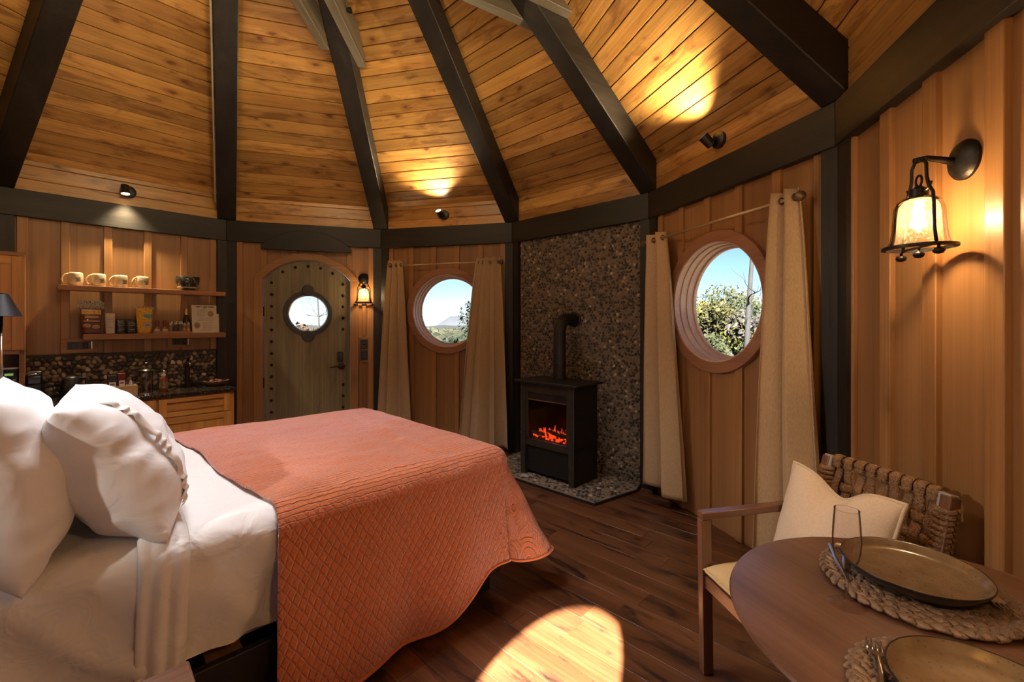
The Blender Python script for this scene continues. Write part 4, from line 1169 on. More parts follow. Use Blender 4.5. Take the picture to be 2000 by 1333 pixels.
for nm, x0, x1, z0, z1, mt in (('gold_band', -0.06, 0.06, 0.165, 0.205, 'bag_gold'), ('print_stripe', -0.04, 0.045, 0.135, 0.152, 'bag_tan'), ('print_stripe', -0.05, 0.05, 0.105, 0.113, 'bag_tan')):
    MB().grid(lambda s, t: (x0 + (x1 - x0) * s, -0.036 * (1 - (z0 + (z1 - z0) * t) / 0.215) ** 0.6 * (1 - (2 * s - 1) ** 4 * 0.15) - 0.0085, z0 + (z1 - z0) * t), 12, 6).build(nm, mt, p, smooth=True)
for x in (-0.028, 0.026): MB().ell((x, -0.034, 0.06 if x > 0 else 0.07), 0.026, 0.006, 0.018, 12, 6).build('print_cookie', 'bag_tan', p, smooth=True)
p = thing('snack_bag', 'small cream paper pouch beside the maroon bag', 'snack bag', at_shelf(-0.128, -0.06, -0.05))
pouch(MB(), 0.033, 0.175, 0.022).build('pouch', 'bag_cream', p, smooth=True)
for z, w in ((0.135, 0.024), (0.12, 0.02), (0.10, 0.026), (0.055, 0.02)): MB().box(-w, w, -0.0235, -0.0215, z, z + 0.004).build('print_line', 'paper_faint', p)
for (u, d, lb) in ((-0.059, -0.05, 'glossy black snack pouch standing next to the cream pouch'), (0.008, -0.065, 'glossy black snack pouch standing next to the yellow popcorn bag')):
    p = thing('snack_bag', lb, 'snack bag', at_shelf(u, d, 0.1))
    pouch(MB(), 0.033, 0.125, 0.028).build('pouch', 'bag_dark', p, smooth=True)
    for z, w in ((0.095, 0.020), (0.082, 0.026), (0.07, 0.022), (0.035, 0.02)): MB().box(-w, w, -0.026 * (1 - z / 0.125) ** 0.6 - 0.007, -0.026 * (1 - z / 0.125) ** 0.6 - 0.004, z, z + 0.005).build('print_line', 'bag_print', p)
p = thing('popcorn_bag', 'yellow popcorn bag with teal and lilac print on the lower shelf', 'snack bag', at_shelf(0.098, -0.06, 0.06))
pouch(MB(), 0.055, 0.228, 0.036, flare=0.12).build('pouch', 'popcorn', p, smooth=True)
MB().grid(lambda s, t: (-0.068 + 0.136 * s, 0.004 * math.sin(30 * s), 0.225 + 0.014 * t), 24, 2).build('seal', 'bag_silver', p, smooth=True)
MB().ell((0.022, -0.026, 0.155), 0.034, 0.004, 0.016, 14, 6).build('teal_print', 'pop_teal', p, smooth=True)
MB().ell((0.016, -0.034, 0.075), 0.034, 0.004, 0.022, 14, 6).build('lilac_print', 'pop_lilac', p, smooth=True)
MB().ell((0.016, -0.0365, 0.075), 0.018, 0.003, 0.005, 12, 6).build('print_word', 'paper_ink', p, smooth=True)

# spice tray, bottles
tr_ = thing('spice_tray', 'low wooden tray holding little bottles on the lower shelf', 'tray', K @ T((0.312, -0.062, S2)))
MB().box(-0.16, 0.125, -0.05, 0.05, 0, 0.006).build('base', 'shelf_x', tr_)
for a in ((-0.16, 0.125, -0.05, -0.044), (-0.16, 0.125, 0.044, 0.05), (-0.16, -0.154, -0.044, 0.044), (0.119, 0.125, -0.044, 0.044)): MB().box(*a, 0.006, 0.018).build('rim', 'shelf_x', tr_)
def bottle(name, u, d, r, h, body, cap, label, cat='bottle', capr=0.6, caph=0.022, lab=None, grp=None, z=S2 + 0.0065):
    b_ = thing(name, label, cat, K @ T((u, d, z)), group=grp)
    MB().lathe([(r * 0.9, 0), (r, 0.003), (r, h * 0.62), (r * 0.82, h * 0.72), (r * capr * 0.9, h * 0.8), (r * capr * 0.9, h)], 18).build('glass', body, b_, smooth='edge')
    MB().lathe([(r * capr, h * 0.93), (r * capr, h + caph), (r * capr * 0.8, h + caph + 0.003)], 16).build('cap', cap, b_, smooth='edge')
    if lab: MB().lathe([(r * 1.02, h * 0.12), (r * 1.02, h * 0.5)], 18, close=False).build('label', lab, b_, smooth=True)
    return b_
for u, lb in ((0.187, 'square bottle with red cap and cream label next to the popcorn bag'), (0.243, 'bottle with red cap and cream label left of the clear spice bottles')):
    bottle('red_cap_bottle', u, -0.08, 0.021, 0.065, 'spice', 'red_cap', lb, capr=0.72, caph=0.042, lab='label_cream', grp='red-capped bottles')
sb = [(0.283, -0.085, 'first'), (0.318, -0.085, 'second'), (0.352, -0.085, 'third'), (0.388, -0.088, 'fourth'), (0.415, -0.092, 'fifth')]
for i, (u, d, wd_) in enumerate(sb):
    bottle('spice_bottle', u, d, 0.0155, 0.07 + 0.006 * (i % 3), 'spice' if i in (0, 3, 4) else 'jar_glass', 'grey_plastic', '%s small spice bottle from the left in the tray, front row' % wd_, capr=0.7, caph=0.016, lab='bag_tan' if i > 2 else None, grp='spice bottles in the tray')
for i, (u, wd_) in enumerate(((0.300, 'left'), (0.336, 'middle'), (0.372, 'right'))):
    bottle('spice_bottle', u, -0.045, 0.015, 0.085, 'amber_glass' if i == 1 else 'spice', 'chrome', '%s one of the taller spice bottles, back row of the tray' % wd_, capr=0.7, caph=0.016, grp='spice bottles in the tray')
w_ = thing('champagne_bottle', 'small dark champagne bottle with gold foil beside the recipe card', 'bottle', K @ T((0.412, -0.02, S2 + 0.0065)))
MB().lathe([(0.028, 0), (0.031, 0.004), (0.031, 0.09), (0.027, 0.12), (0.014, 0.165), (0.0125, 0.18)], 22).build('glass', 'green_glass', w_, smooth='edge')
MB().lathe([(0.0145, 0.16), (0.0140, 0.20), (0.0155, 0.205), (0.0155, 0.222), (0.010, 0.232)], 18).build('foil', 'gold_foil', w_, smooth='edge')
MB().lathe([(0.0315, 0.035), (0.0315, 0.08)], 22, close=False).build('label', 'button', w_, smooth=True)
# recipe card leaning against the wall, and a folder behind it
cd_ = thing('recipe_card', 'cream printed recipe card leaning on the lower shelf', 'card', K @ T((0.552, -0.075, S2 + 0.001)) @ RX(-0.16))
MB().box(-0.102, 0.102, 0.0, 0.002, 0.0, 0.27).build('sheet', 'paper', cd_)
def ink(x0, x1, z, h=0.003, mt='paper_faint'): MB().box(x0, x1, -0.0008, 0.0, z, z + h).build('print_line' if mt != 'paper_ink' else 'print_title', mt, cd_)
x = -0.066
for wl in (0.036, 0.008, 0.038, 0.050): ink(x, x + wl, 0.248, 0.010, 'paper_ink'); x += wl + 0.006
ink(-0.006, 0.008, 0.236, 0.006, 'paper_ink')
for i in range(9): ink(-0.06, 0.018 - 0.01 * (i % 3), 0.226 - i * 0.0085)
for i in range(4): ink(-0.055, 0.075 - 0.012 * (i % 2), 0.142 - i * 0.009)
for i in range(9): ink(-0.02, 0.072 - 0.014 * (i % 3), 0.098 - i * 0.0095)
for (x, z) in ((0.052, 0.185), (-0.062, 0.07)):
    MB().ell((x, 0.0002, z), 0.026, 0.0016, 0.030, 14, 6).build('print_picture', 'paper_photo', cd_)
cd2 = thing('folder', 'narrow pale folder tucked behind the recipe card', 'folder', K @ T((0.63, -0.045, S2 + 0.001)) @ RX(-0.12))
MB().box(-0.06, 0.044, 0.0, 0.004, 0.0, 0.185).build('cover', 'paper', cd2)
MB().box(0.044, 0.047, -0.001, 0.005, 0.0, 0.185).build('spine', 'label_cream', cd2)

# hutch with microwave niche
HU = thing('hutch_cabinet', 'tall honey wood cabinet with microwave niche at the left edge', 'cabinet', K)
HX0, HX1, HY = -0.93, -0.612, -0.38
plan = [(HX0, HY), (HX1, HY), (HX1, 0.025), (-0.74, 0.025), (HX0, -0.11)]
for z0, z1, nm in ((1.83, 1.857, 'top'), (1.118, 1.148, 'niche_shelf')): MB().extz(plan, z0, z1).build(nm, 'shelf_x', HU)
MB().box(HX1 - 0.028, HX1, HY, 0.025, CZ + 0.001, 1.83).build('side', 'shelf_z', HU, bevel=0.002)
MB().box(HX0, HX0 + 0.02, HY, -0.12, CZ + 0.001, 1.83).build('side', 'shelf_z', HU)
MB().extz([(HX0 + 0.02, -0.125), (-0.745, 0.0), (HX1 - 0.028, 0.0), (HX1 - 0.028, 0.012), (-0.75, 0.012), (HX0 + 0.02, -0.112)], CZ + 0.001, 1.83).build('back', 'shelf_z', HU)
panel_front(HU, HX0 + 0.004, HX1 - 0.006, 1.150, 1.825, 'door', 'alder_x', 'alder_z', st=0.058, y=HY)
mw = thing('microwave', 'black microwave with green clock in the cabinet niche', 'microwave', K @ T((-0.775, 0, CZ + 0.001)))
MB().box(-0.132, 0.128, -0.36, -0.14, 0.012, 0.262).build('case', 'black', mw, bevel=0.004)
MB().box(-0.130, 0.045, -0.372, -0.36, 0.016, 0.258).build('door', 'black_gloss', mw, bevel=0.003)
kp = MB().box(0.048, 0.127, -0.372, -0.36, 0.016, 0.258).build('control_panel', 'black_gloss', mw, bevel=0.002)
MB().box(0.066, 0.108, -0.3735, -0.3718, 0.218, 0.234).build('clock', 'display', kp)
for r_ in range(7):
    for c_ in range(3):
        MB().box(0.057 + c_ * 0.024, 0.072 + c_ * 0.024, -0.3732, -0.3718, 0.045 + r_ * 0.023, 0.053 + r_ * 0.023).build('key', 'button', kp)
for sx in (-0.11, 0.11):
    for sy in (-0.34, -0.16): MB().lathe([(0.012, 0), (0.012, 0.012)], 10, T((sx, sy, 0))).build('foot', 'black', mw)
bk = thing('leaflet', 'white leaflets lying on top of the microwave', 'leaflet', K @ T((-0.70, -0.26, CZ + 0.264)) @ RZ(0.15))
MB().box(-0.06, 0.05, -0.08, 0.06, 0, 0.004).box(-0.05, 0.055, -0.07, 0.065, 0.004, 0.008).build('sheets', 'white_plastic', bk)

# worktop items
WT = CZ + 0.0005
cm = thing('coffee_maker', 'black pod coffee maker beside the hutch cabinet', 'coffee maker', K @ T((-0.566, -0.2, WT)))
MB().box(-0.043, 0.043, -0.02, 0.11, 0, 0.23).build('body', 'black', cm, bevel=0.012)
MB().box(-0.043, 0.043, -0.12, -0.02, 0.135, 0.225).build('brew_head', 'black_gloss', cm, bevel=0.012)
MB().box(-0.043, 0.043, -0.12, -0.02, 0.0, 0.03).build('drip_tray', 'black', cm, bevel=0.005)
MB().box(0.0, 0.032, -0.1215, -0.1195, 0.192, 0.199).build('logo_strip', 'button', cm)
MB().tube([(-0.03, -0.122, 0.21), (0, -0.128, 0.218), (0.03, -0.122, 0.21)], 0.004, 6).build('lever', 'chrome', cm, smooth=True)
cb = MB().tube([K @ Vector(p) for p in ((-0.52, -0.10, WT + 0.05), (-0.50, -0.07, WT + 0.12), (-0.475, -0.05, WT + 0.10), (-0.45, -0.05, WT + 0.03), (-0.42, -0.06, WT + 0.006))], 0.0035, 6).build('power_cord', 'black', None, smooth=True)
tag(cb, 'thin black power cord looping between coffee maker and kettle', 'cord')
kt = thing('kettle', 'black pitcher-shaped electric kettle with square handle', 'kettle', K @ T((-0.372, -0.25, WT)))
MB().lathe([(0.062, 0), (0.066, 0.006), (0.060, 0.09), (0.050, 0.165), (0.045, 0.172), (0.02, 0.180), (0.003, 0.182)], 30).build('body', 'black', kt, smooth='edge')
MB().tube([(0.044, 0, 0.158), (0.085, 0, 0.160), (0.090, 0, 0.15), (0.086, 0, 0.06), (0.078, 0, 0.045), (0.058, 0, 0.045)], 0.009, 8).build('handle', 'black', kt, smooth=True)
MB().lathe([(0.068, 0), (0.068, 0.004)], 30).build('base_ring', 'chrome', kt)
tb = thing('tea_tray', 'pale bamboo box tray holding tea packets on the worktop', 'tray', K @ T((-0.105, -0.37, WT)) @ RZ(0.06))
MB().box(-0.115, 0.115, -0.055, 0.055, 0, 0.008).build('base', 'bamboo', tb)
for a in ((-0.115, 0.115, -0.055, -0.047), (-0.115, 0.115, 0.047, 0.055), (-0.115, -0.107, -0.047, 0.047), (0.107, 0.115, -0.047, 0.047)): MB().box(*a, 0.008, 0.085).build('side', 'bamboo', tb, bevel=0.002)
def carton(x, y, w, h, mt, label):
    c = thing('tea_packet', label, 'packet', K @ T((-0.105, -0.37, WT)) @ RZ(0.06) @ T((x, y, 0.0085)))
    MB().box(-w, w, -0.02, 0.02, 0, h).build('carton', mt, c, bevel=0.002)
    MB().box(-w * 0.72, w * 0.72, -0.0215, -0.0195, h * 0.42, h * 0.68).build('label', 'white_plastic', c)
    MB().box(-w * 0.45, w * 0.45, -0.0225, -0.0205, h * 0.54, h * 0.60).build('print_line', 'paper_ink', c)
carton(-0.035, 0.0, 0.029, 0.165, 'black', 'black tea packet with white label in the bamboo tray')
carton(0.022, 0.0, 0.024, 0.178, 'red_box', 'red tea packet with white label in the bamboo tray')
ts = thing('tissue', 'crumpled white tissue at the right end of the bamboo tray', 'tissue', K @ T((-0.105, -0.37, WT)) @ RZ(0.06) @ T((0.078, 0.0, 0.009)))
MB().grid(lambda s, t: (0.026 * math.cos(2 * PI * s) * (1 - 0.75 * t) * (1 + 0.25 * math.sin(6 * PI * s)), 0.026 * math.sin(2 * PI * s) * (1 - 0.75 * t), 0.11 * t + 0.012 * math.sin(9 * s)), 30, 8).build('paper', 'white_plastic', ts, smooth=True)
jr = thing('glass_press', 'clear glass coffee press with dark lid on the worktop', 'coffee press', K @ T((0.070, -0.40, WT)))
MB().lathe([(0.042, 0.004), (0.042, 0.175), (0.046, 0.19)], 30, close=False).build('beaker', 'jar_glass', jr, smooth=True, fix=False)
MB().lathe([(0.046, 0), (0.046, 0.008), (0.043, 0.012)], 30).build('base_ring', 'chrome', jr)
MB().lathe([(0.048, 0.19), (0.048, 0.20), (0.03, 0.215), (0.004, 0.218)], 30).build('lid', 'black', jr, smooth='edge')
MB().lathe([(0.003, 0.218), (0.003, 0.245), (0.014, 0.25), (0.014, 0.262), (0.004, 0.27)], 14).build('plunger', 'black', jr, smooth='edge')
for a in (0.6, 2.2, 3.8, 5.4): MB().tube([(0.0445 * math.cos(a), 0.0445 * math.sin(a), 0.01), (0.0445 * math.cos(a), 0.0445 * math.sin(a), 0.19)], 0.0022, 6).build('frame_strip', 'chrome', jr)
MB().tube([(0.044, 0, 0.17), (0.078, 0, 0.165), (0.082, 0, 0.10), (0.076, 0, 0.05), (0.044, 0, 0.04)], 0.006, 8).build('handle', 'black', jr, smooth=True)
so = thing('soap_bottle', 'amber pump soap bottle with white collar beside the sink tap', 'bottle', K @ T((0.200, -0.30, WT)))
MB().lathe([(0.030, 0), (0.032, 0.004), (0.032, 0.105), (0.028, 0.118), (0.014, 0.126), (0.014, 0.135)], 26).build('glass', 'amber_glass', so, smooth='edge')
MB().lathe([(0.015, 0.132), (0.015, 0.150), (0.006, 0.152), (0.005, 0.175)], 18).build('pump', 'white_plastic', so, smooth='edge')
MB().tube([(0, 0, 0.175), (0, -0.012, 0.180), (0, -0.034, 0.176)], 0.006, 8).build('nozzle', 'white_plastic', so, smooth=True)
MB().lathe([(0.0325, 0.03), (0.0325, 0.085)], 26, close=False).build('label', 'spice', so, smooth=True)
fc = thing('kitchen_tap', 'dark single-lever kitchen tap in front of the pebble backsplash', 'tap', K @ T((0.402, -0.12, WT)))
MB().lathe([(0.030, 0), (0.030, 0.006), (0.021, 0.014), (0.019, 0.10), (0.021, 0.15), (0.021, 0.225), (0.012, 0.235)], 22).build('body', 'bronze', fc, smooth='edge')
MB().tube([(0, 0, 0.205), (0, -0.06, 0.225), (0, -0.12, 0.222), (0, -0.15, 0.195)], [0.018, 0.016, 0.015, 0.014], 12).build('spout', 'bronze', fc, smooth=True)
MB().tube([(0, 0, 0.235), (0.006, -0.02, 0.265), (0.012, -0.06, 0.288)], [0.010, 0.009, 0.007], 10).build('lever', 'bronze', fc, smooth=True)
ba = thing('fruit_basket', 'low woven basket dish at the right end of the worktop', 'basket', K @ T((0.612, -0.20, WT)))
MB().lathe([(0.055, 0), (0.06, 0.004), (0.088, 0.022), (0.102, 0.046), (0.098, 0.048), (0.082, 0.026), (0.05, 0.010), (0.004, 0.008)], 30).build('dish', 'basket', ba, smooth=True)
for i in range(14):
    a0 = 2 * PI * i / 14
    MB().ell((0.1 * math.cos(a0), 0.1 * math.sin(a0), 0.046), 0.012, 0.016, 0.006, 7, 4).build('rim_coil', 'basket', ba, smooth=True)
for i, (x, y, s, w__) in enumerate(((-0.035, -0.01, 0.026, 'left'), (0.01, 0.02, 0.028, 'back'), (0.028, -0.026, 0.026, 'right'))):
    o = thing('plum', 'dark red plum in the basket dish, the %s one' % w__, 'plum', K @ T((0.612 + x, -0.20 + y, WT + 0.011 + s)), group='plums in the basket dish')
    MB().ell((0, 0, 0), s, s, s * 0.95, 14, 9).build('fruit', 'onion', o, smooth=True)
    MB().tube([(0, 0, s * 0.9), (0.003, 0, s * 1.15)], 0.002, 5).build('stem', 'bark', o)
# ------------------------------------------------------------------ bed (bed frame: x toward the foot, y across, z up)
BA = math.radians(44.5)
BM = RZ(BA)
bed = thing('bed', 'black low platform bed in the middle of the room', 'bed', BM)
HW = 0.755; FT = 1.12; HD = -0.90; MT = 0.695
for s in (-1, 1):
    MB().box(HD, FT - 0.03, min(s * (HW - 0.03), s * HW), max(s * (HW - 0.03), s * HW), 0.09, 0.275).build('side_rail', 'bed_frame', bed, bevel=0.003)
    for x in (HD + 0.06, 0.12, FT - 0.10):
        MB().box(x - 0.03, x + 0.03, s * (HW - 0.06) - 0.025, s * (HW - 0.06) + 0.025, 0, 0.09).build('leg', 'bed_frame', bed)
MB().box(FT - 0.06, FT - 0.03, -HW + 0.03, HW - 0.03, 0.09, 0.275).build('foot_rail', 'bed_frame', bed, bevel=0.003)
MB().box(HD, HD + 0.03, -HW + 0.03, HW - 0.03, 0.09, 0.275).build('head_rail', 'bed_frame', bed)
for i in range(9):
    x = HD + 0.14 + i * 0.225
    MB().box(x - 0.05, x + 0.05, -HW + 0.03, HW - 0.03, 0.245, 0.268).build('slat', 'shelf_y', bed)
MB().box(HD - 0.05, HD, -HW - 0.03, HW + 0.03, 0.0, 1.12).build('headboard', 'walnut_y', bed, bevel=0.006)
MB().box(HD + 0.015, FT - 0.03, -HW + 0.045, HW - 0.045, 0.279, MT - 0.022).build('mattress', 'mattress', bed, bevel=0.05)

def hang(l, r, flare):
    """cloth bent over an edge of radius r and then hanging: (outward, downward)"""
    q = PI * r / 2
    if l <= q:
        a = l / r
        return r * math.sin(a), r * (1 - math.cos(a))
    e = l - q
    return r + e * flare, r + e * math.sqrt(max(0, 1 - flare * flare))
def nz3(x, y, z, s): return noise.noise(Vector((x * s, y * s, z * s)))

# fitted sheet
def sheet_pt(s, t, r=0.075, lift=0.0):
    """flat cloth coordinate to a point; corner region wraps radially"""
    S = FT - r; W = HW - r
    p = max(0.0, s - S); q = max(0.0, abs(t) - W); sg = 1 if t > 0 else -1
    x = min(s, S); y = max(-W, min(W, t))
    l = math.hypot(p, q)
    if l > 0:
        o, d = hang(l, r, 0.0)
        x += o * p / l; y += sg * o * q / l
    else: d = 0
    return Vector((x, y, MT + lift - d)), l
rs = random.Random(8)
def sheet_f(u, v):
    DR = 0.36
    s = HD + 0.02 + (FT - 0.075 + 0.41 - HD - 0.02) * u
    t = -(HW - 0.075 + 0.41) + 2 * (HW - 0.075 + 0.41) * v
    # keep the corner skirt as deep as the sides
    S = FT - 0.075; W = HW - 0.075
    p = max(0.0, s - S); q = max(0.0, abs(t) - W)
    if p > 0 and q > 0:
        l = math.hypot(p, q); m = max(p, q); k_ = m / l
        s = S + p * k_; t = (1 if t > 0 else -1) * (W + q * k_)
    P, l = sheet_pt(s, t)
    # soft creases: diagonal pulls on the side, long ripples on the top
    if l <= 0.02:
        P.z += 0.009 * max(0, 1 - 3 * abs(nz3(s * 1.0, t * 1.6, 4.2, 3.2))) * min(1, max(0, 0.2 - s) * 4) + 0.006 * nz3(s, t, 0.3, 3.0) + 0.0035 * math.sin(9 * s + 5 * t + 3 * nz3(s, t, 1, 2))
    else:
        a = l / 0.41
        rg_ = lambda x: 1 - 2 * abs(math.sin(x))
        w = 0.014 * a * rg_(13 * (s + 0.5 * l) + 3.5 * nz3(s, t, 2, 1.8)) + 0.009 * min(1, 2 * a) * rg_(19 * (s * 0.7 - 1.0 * l) + 4 * nz3(s, t, 9, 2.2)) + 0.006 * a * math.sin(13 * (s + 0.9 * l) + 4 * nz3(s, t, 2, 1.6)) + 0.008 * math.sin(26 * (s + 0.6 * l) + 5 * nz3(s, t, 5, 2.5)) * a + 0.004 * math.sin(60 * s) * a ** 4
        if q >= p: P.y += (1 if t > 0 else -1) * (w + 0.004)
        else: P.x += w + 0.004
    return P
sh = thing('fitted_sheet', 'creased white fitted sheet on the mattress', 'sheet', BM)
o = MB().grid(sheet_f, 150, 150).build('cotton', 'sheet_cotton', sh, smooth=True, fix=False)
# loose edge of the top sheet hanging over the near side below the pillow
def strip_f(u, v):
    s = -0.285 + 0.115 * u - 0.03 * v
    t = -0.35 - 0.86 * v
    P, l = sheet_pt(s, t, lift=0.010)
    w = 0.006 * math.sin(2 * PI * 2.5 * u + 2 * v) * (0.3 + v) + 0.016 * (1 - (2 * u - 1) ** 4)
    if l > 0.05: P.y -= w + 0.006 + 0.012 * max(0, v - 0.5)
    else: P.z += w
    return P
o = MB().grid(strip_f, 40, 90).build('loose_fold', 'sheet_cotton', sh, smooth=True, fix=False)
o.modifiers.new('thick', 'SOLIDIFY').thickness = 0.004

# quilt
QR = 0.085; QT = MT + 0.016; QS = FT - QR + 0.034; QW = HW - QR + 0.034
def side_drop(s): 
    k_ = max(0.0, min(1.0, (s - 0.62) / 0.40)); k_ = k_ * k_ * (3 - 2 * k_)
    return 0.725 - 0.15 * k_
def quilt_f(i, j, NI, NB, NF, NT, NN):
    # j runs from the far hem to the near hem, i from the head edge to the foot hem
    if j < NF: q, sg, y = (NF - j) / NF, 1, QW
    elif j <= NF + NT: q, sg, y = 0.0, 0, QW - 2 * QW * (j - NF) / NT
    else: q, sg, y = (j - NF - NT) / NN, -1, -QW
    s0 = -0.005 - 0.055 * (y / QW) + 0.012 * math.sin(7 * y)
    if sg == -1: s0 -= 0.045 * q
    if i <= NI: p = 0.0; s = s0 + (QS - s0) * i / NI
    else: p = (i - NI) / NB; s = QS
    x = s; z = QT; l = 0.0; phi = None
    foot_d = 0.60
    if p > 0 or q > 0:
        phi = math.atan2(q, p)
        m = max(p, q)
        if p == 0: D = side_drop(s)
        elif q == 0: D = foot_d
        else:
            k_ = phi / (PI / 2)
            D = foot_d * (1 - k_) + side_drop(QS) * k_ + 0.055 * math.sin(PI * k_) ** 2
        l = m * D
        fl = 0.10 + 0.36 * (math.sin(2 * phi) ** 2 if 0 < phi < PI / 2 else 0)
        if p == 0: fl = 0.09 + 0.03 * math.sin(6.0 * s + 1.0)
        o, d = hang(l, QR, fl)
        a = l / D
        if p == 0: along = s
        elif q == 0: along = 2.2 - y
        else: along = QS + (1 - phi / (PI / 2)) * 0.55
        wv = (0.026 * math.sin(8.5 * along + 0.4) + 0.014 * math.sin(17 * along + 1.3)) * a ** 1.3
        if p > 0 and q > 0: wv += 0.035 * a ** 2 * math.sin(3 * phi + 0.4)
        o += wv
        z -= d + 0.010 * math.sin(12 * along) * a ** 3 * (1 if p == 0 or q == 0 else 0.6)
        x += o * math.cos(phi) if p > 0 else 0
        y += sg * o * math.sin(phi) if q > 0 else 0
    U = (s + l * (math.cos(phi) if phi is not None else 0), y if l == 0 else (sg * (QW + l * math.sin(phi)) if sg else y))
    # rumples
    n1 = nz3(U[0], U[1], 0.0, 2.2); n2 = nz3(U[0], U[1], 3.1, 6.0); n3 = nz3(U[0] * 0.6, U[1], 7.7, 16.0)
    dz = 0.012 * n1 + 0.008 * n2 + 0.0045 * n3
    # a few long soft ridges across the top toward the foot
    rid = math.exp(-((U[0] - 0.72 - 0.25 * U[1]) / 0.05) ** 2) * 0.008 + math.exp(-((U[0] - 0.86 - 0.1 * U[1]) / 0.03) ** 2) * 0.008 + math.exp(-((U[0] - 0.58 - 0.35 * U[1]) / 0.04) ** 2) * 0.006
    if l == 0: z += dz + rid * (1 if abs(U[1]) < 0.6 else 0.4) + 0.008
    else:
        x += dz * math.cos(phi) if p > 0 else 0
        y += sg * dz * math.sin(phi) if q > 0 else 0
        z += 0.008 * (1 - min(1, l / 0.1))
    if z < 0.012: z = 0.012
    return (x, y, z), U
NI, NB, NF, NT, NN = 130, 70, 50, 150, 80
verts = []; uvs = []
for j in range(NF + NT + NN + 1):
    for i in range(NI + NB + 1):
        P, U = quilt_f(i, j, NI, NB, NF, NT, NN); verts.append(P); uvs.append(U)
qm = MB(); qm.v = verts; n_ = NI + NB + 1
qm.f = [(j * n_ + i, j * n_ + i + 1, (j + 1) * n_ + i + 1, (j + 1) * n_ + i) for j in range(NF + NT + NN) for i in range(NI + NB)]
qm.uv = uvs
qt = thing('quilt', 'rumpled terracotta orange stitched quilt over the bed', 'quilt', BM)
o = qm.build('cover', 'quilt', qt, smooth=True, fix=False)
md = o.modifiers.new('thick', 'SOLIDIFY'); md.thickness = 0.009; md.offset = 1
# rolled hem
hem = [verts[(NF + NT + NN) * n_ + i] for i in range(0, n_)] + [verts[j * n_ + n_ - 1] for j in range(NF + NT + NN - 1, -1, -1)]
MB().tube([Vector(p) for p in hem[::2]], 0.007, 6).build('hem', 'quilt', qt, smooth=True)

# pillows
def pillow_pts(L, H, Tk, seed, wr=0.006, nu=110, nv=90):
    def f(side):
        def g(u, v):
            a, b_ = 2 * u - 1, 2 * v - 1
            x = L / 2 * a * (1 - 0.05 * (1 - b_ * b_) * abs(a) ** 3)
            y = H / 2 * b_ * (1 - 0.06 * (1 - a * a) * abs(b_) ** 3)
            e = max(0.0, (1 - abs(a) ** 3.0)) ** 0.55 * max(0.0, (1 - abs(b_) ** 2.6)) ** 0.55
            k_ = min(1, 2.5 * e)
            w = wr * (1.2 * noise.noise(Vector((a * 2.2 + seed, b_ * 3.1, side * 2))) + 0.5 * noise.noise(Vector((a * 5 + seed, b_ * 7, side)))) * k_
            # gathers along the seams that die out toward the middle
            ea = math.exp(-(1 - abs(a)) / 0.16); eb = math.exp(-(1 - abs(b_)) / 0.14)
            w += 0.007 * ea * math.sin(13 * b_ + seed + 3 * noise.noise(Vector((b_ * 2, seed, side)))) * k_
            w += 0.006 * eb * math.sin(15 * a + 2 * seed + 3 * noise.noise(Vector((a * 2, seed + 4, side)))) * k_
            # long diagonal pull folds
            w += 0.005 * math.sin(7 * (a * 0.7 + b_) + 5 * noise.noise(Vector((a * 1.5, b_ * 1.5, seed + side)))) * k_
            return (x, y, side * (Tk / 2 * e) + side * w)
        return g
    mb = MB(); mb.grid(f(1), nu, nv); mb.grid(lambda u, v: f(-1)(1 - u, v), nu, nv)
    return mb
def pillow(ax0, y0, z0, tilt, L, H, Tk, seed, label, yaw=0.0, roll=0.0):
    """stood on its long edge, leaning back toward the head by tilt"""
    # local: X along the bed's width, Y up the pillow, Z the face toward the foot
    up = Vector((-math.sin(tilt), 0, math.cos(tilt))); face = Vector((math.cos(tilt), 0, math.sin(tilt))); side = up.cross(face)
    R = Matrix(((side.x, up.x, face.x, 0), (side.y, up.y, face.y, 0), (side.z, up.z, face.z, 0), (0, 0, 0, 1)))
    p = thing('pillow', label, 'pillow', BM @ T((ax0, y0, z0)) @ RZ(yaw) @ R @ RZ(roll), group='pillows propped at the head of the bed')
    pillow_pts(L, H, Tk, seed).build('pillowcase', 'pillow_cotton', p, smooth=True, weld=0.0004)
    return p
fp_ = pillow(-0.335, -0.41, 0.905, math.radians(29), 0.70, 0.47, 0.30, 1.7, 'plump white pillow with gathered case end, in front', yaw=-0.05, roll=0.0)
bp_ = pillow(-0.56, -0.46, 0.92, math.radians(8), 0.72, 0.48, 0.26, 5.2, 'plump white pillow at the left edge of the picture', yaw=0.03, roll=0.0)
# gathered hem band at the open, near end of the front case
sgn_x = -1 if (fp_.matrix_world.to_3x3() @ Vector((1, 0, 0))).dot(BM.to_3x3() @ Vector((0, 1, 0))) > 0 else 1
def ruff(u, v):
    b_ = -0.86 + 1.72 * v
    x = sgn_x * (0.225 + 0.026 * u + 0.006 * noise.noise(Vector((b_ * 6, u * 2, 1))))
    a = x / 0.35
    e = max(0.0, (1 - abs(a) ** 3.0)) ** 0.55 * max(0.0, (1 - abs(b_) ** 2.6)) ** 0.55
    return (x, 0.235 * b_ * (1 - 0.06 * (1 - a * a) * abs(b_) ** 3), 0.15 * e + 0.004 + 0.012 * math.sin(PI * u) + 0.0035 * math.sin(34 * b_ + 6 * noise.noise(Vector((b_ * 3, 0, 0)))) * (0.5 + u))
MB().grid(ruff, 10, 140).build('gathered_hem', 'pillow_cotton', fp_, smooth=True, fix=False)

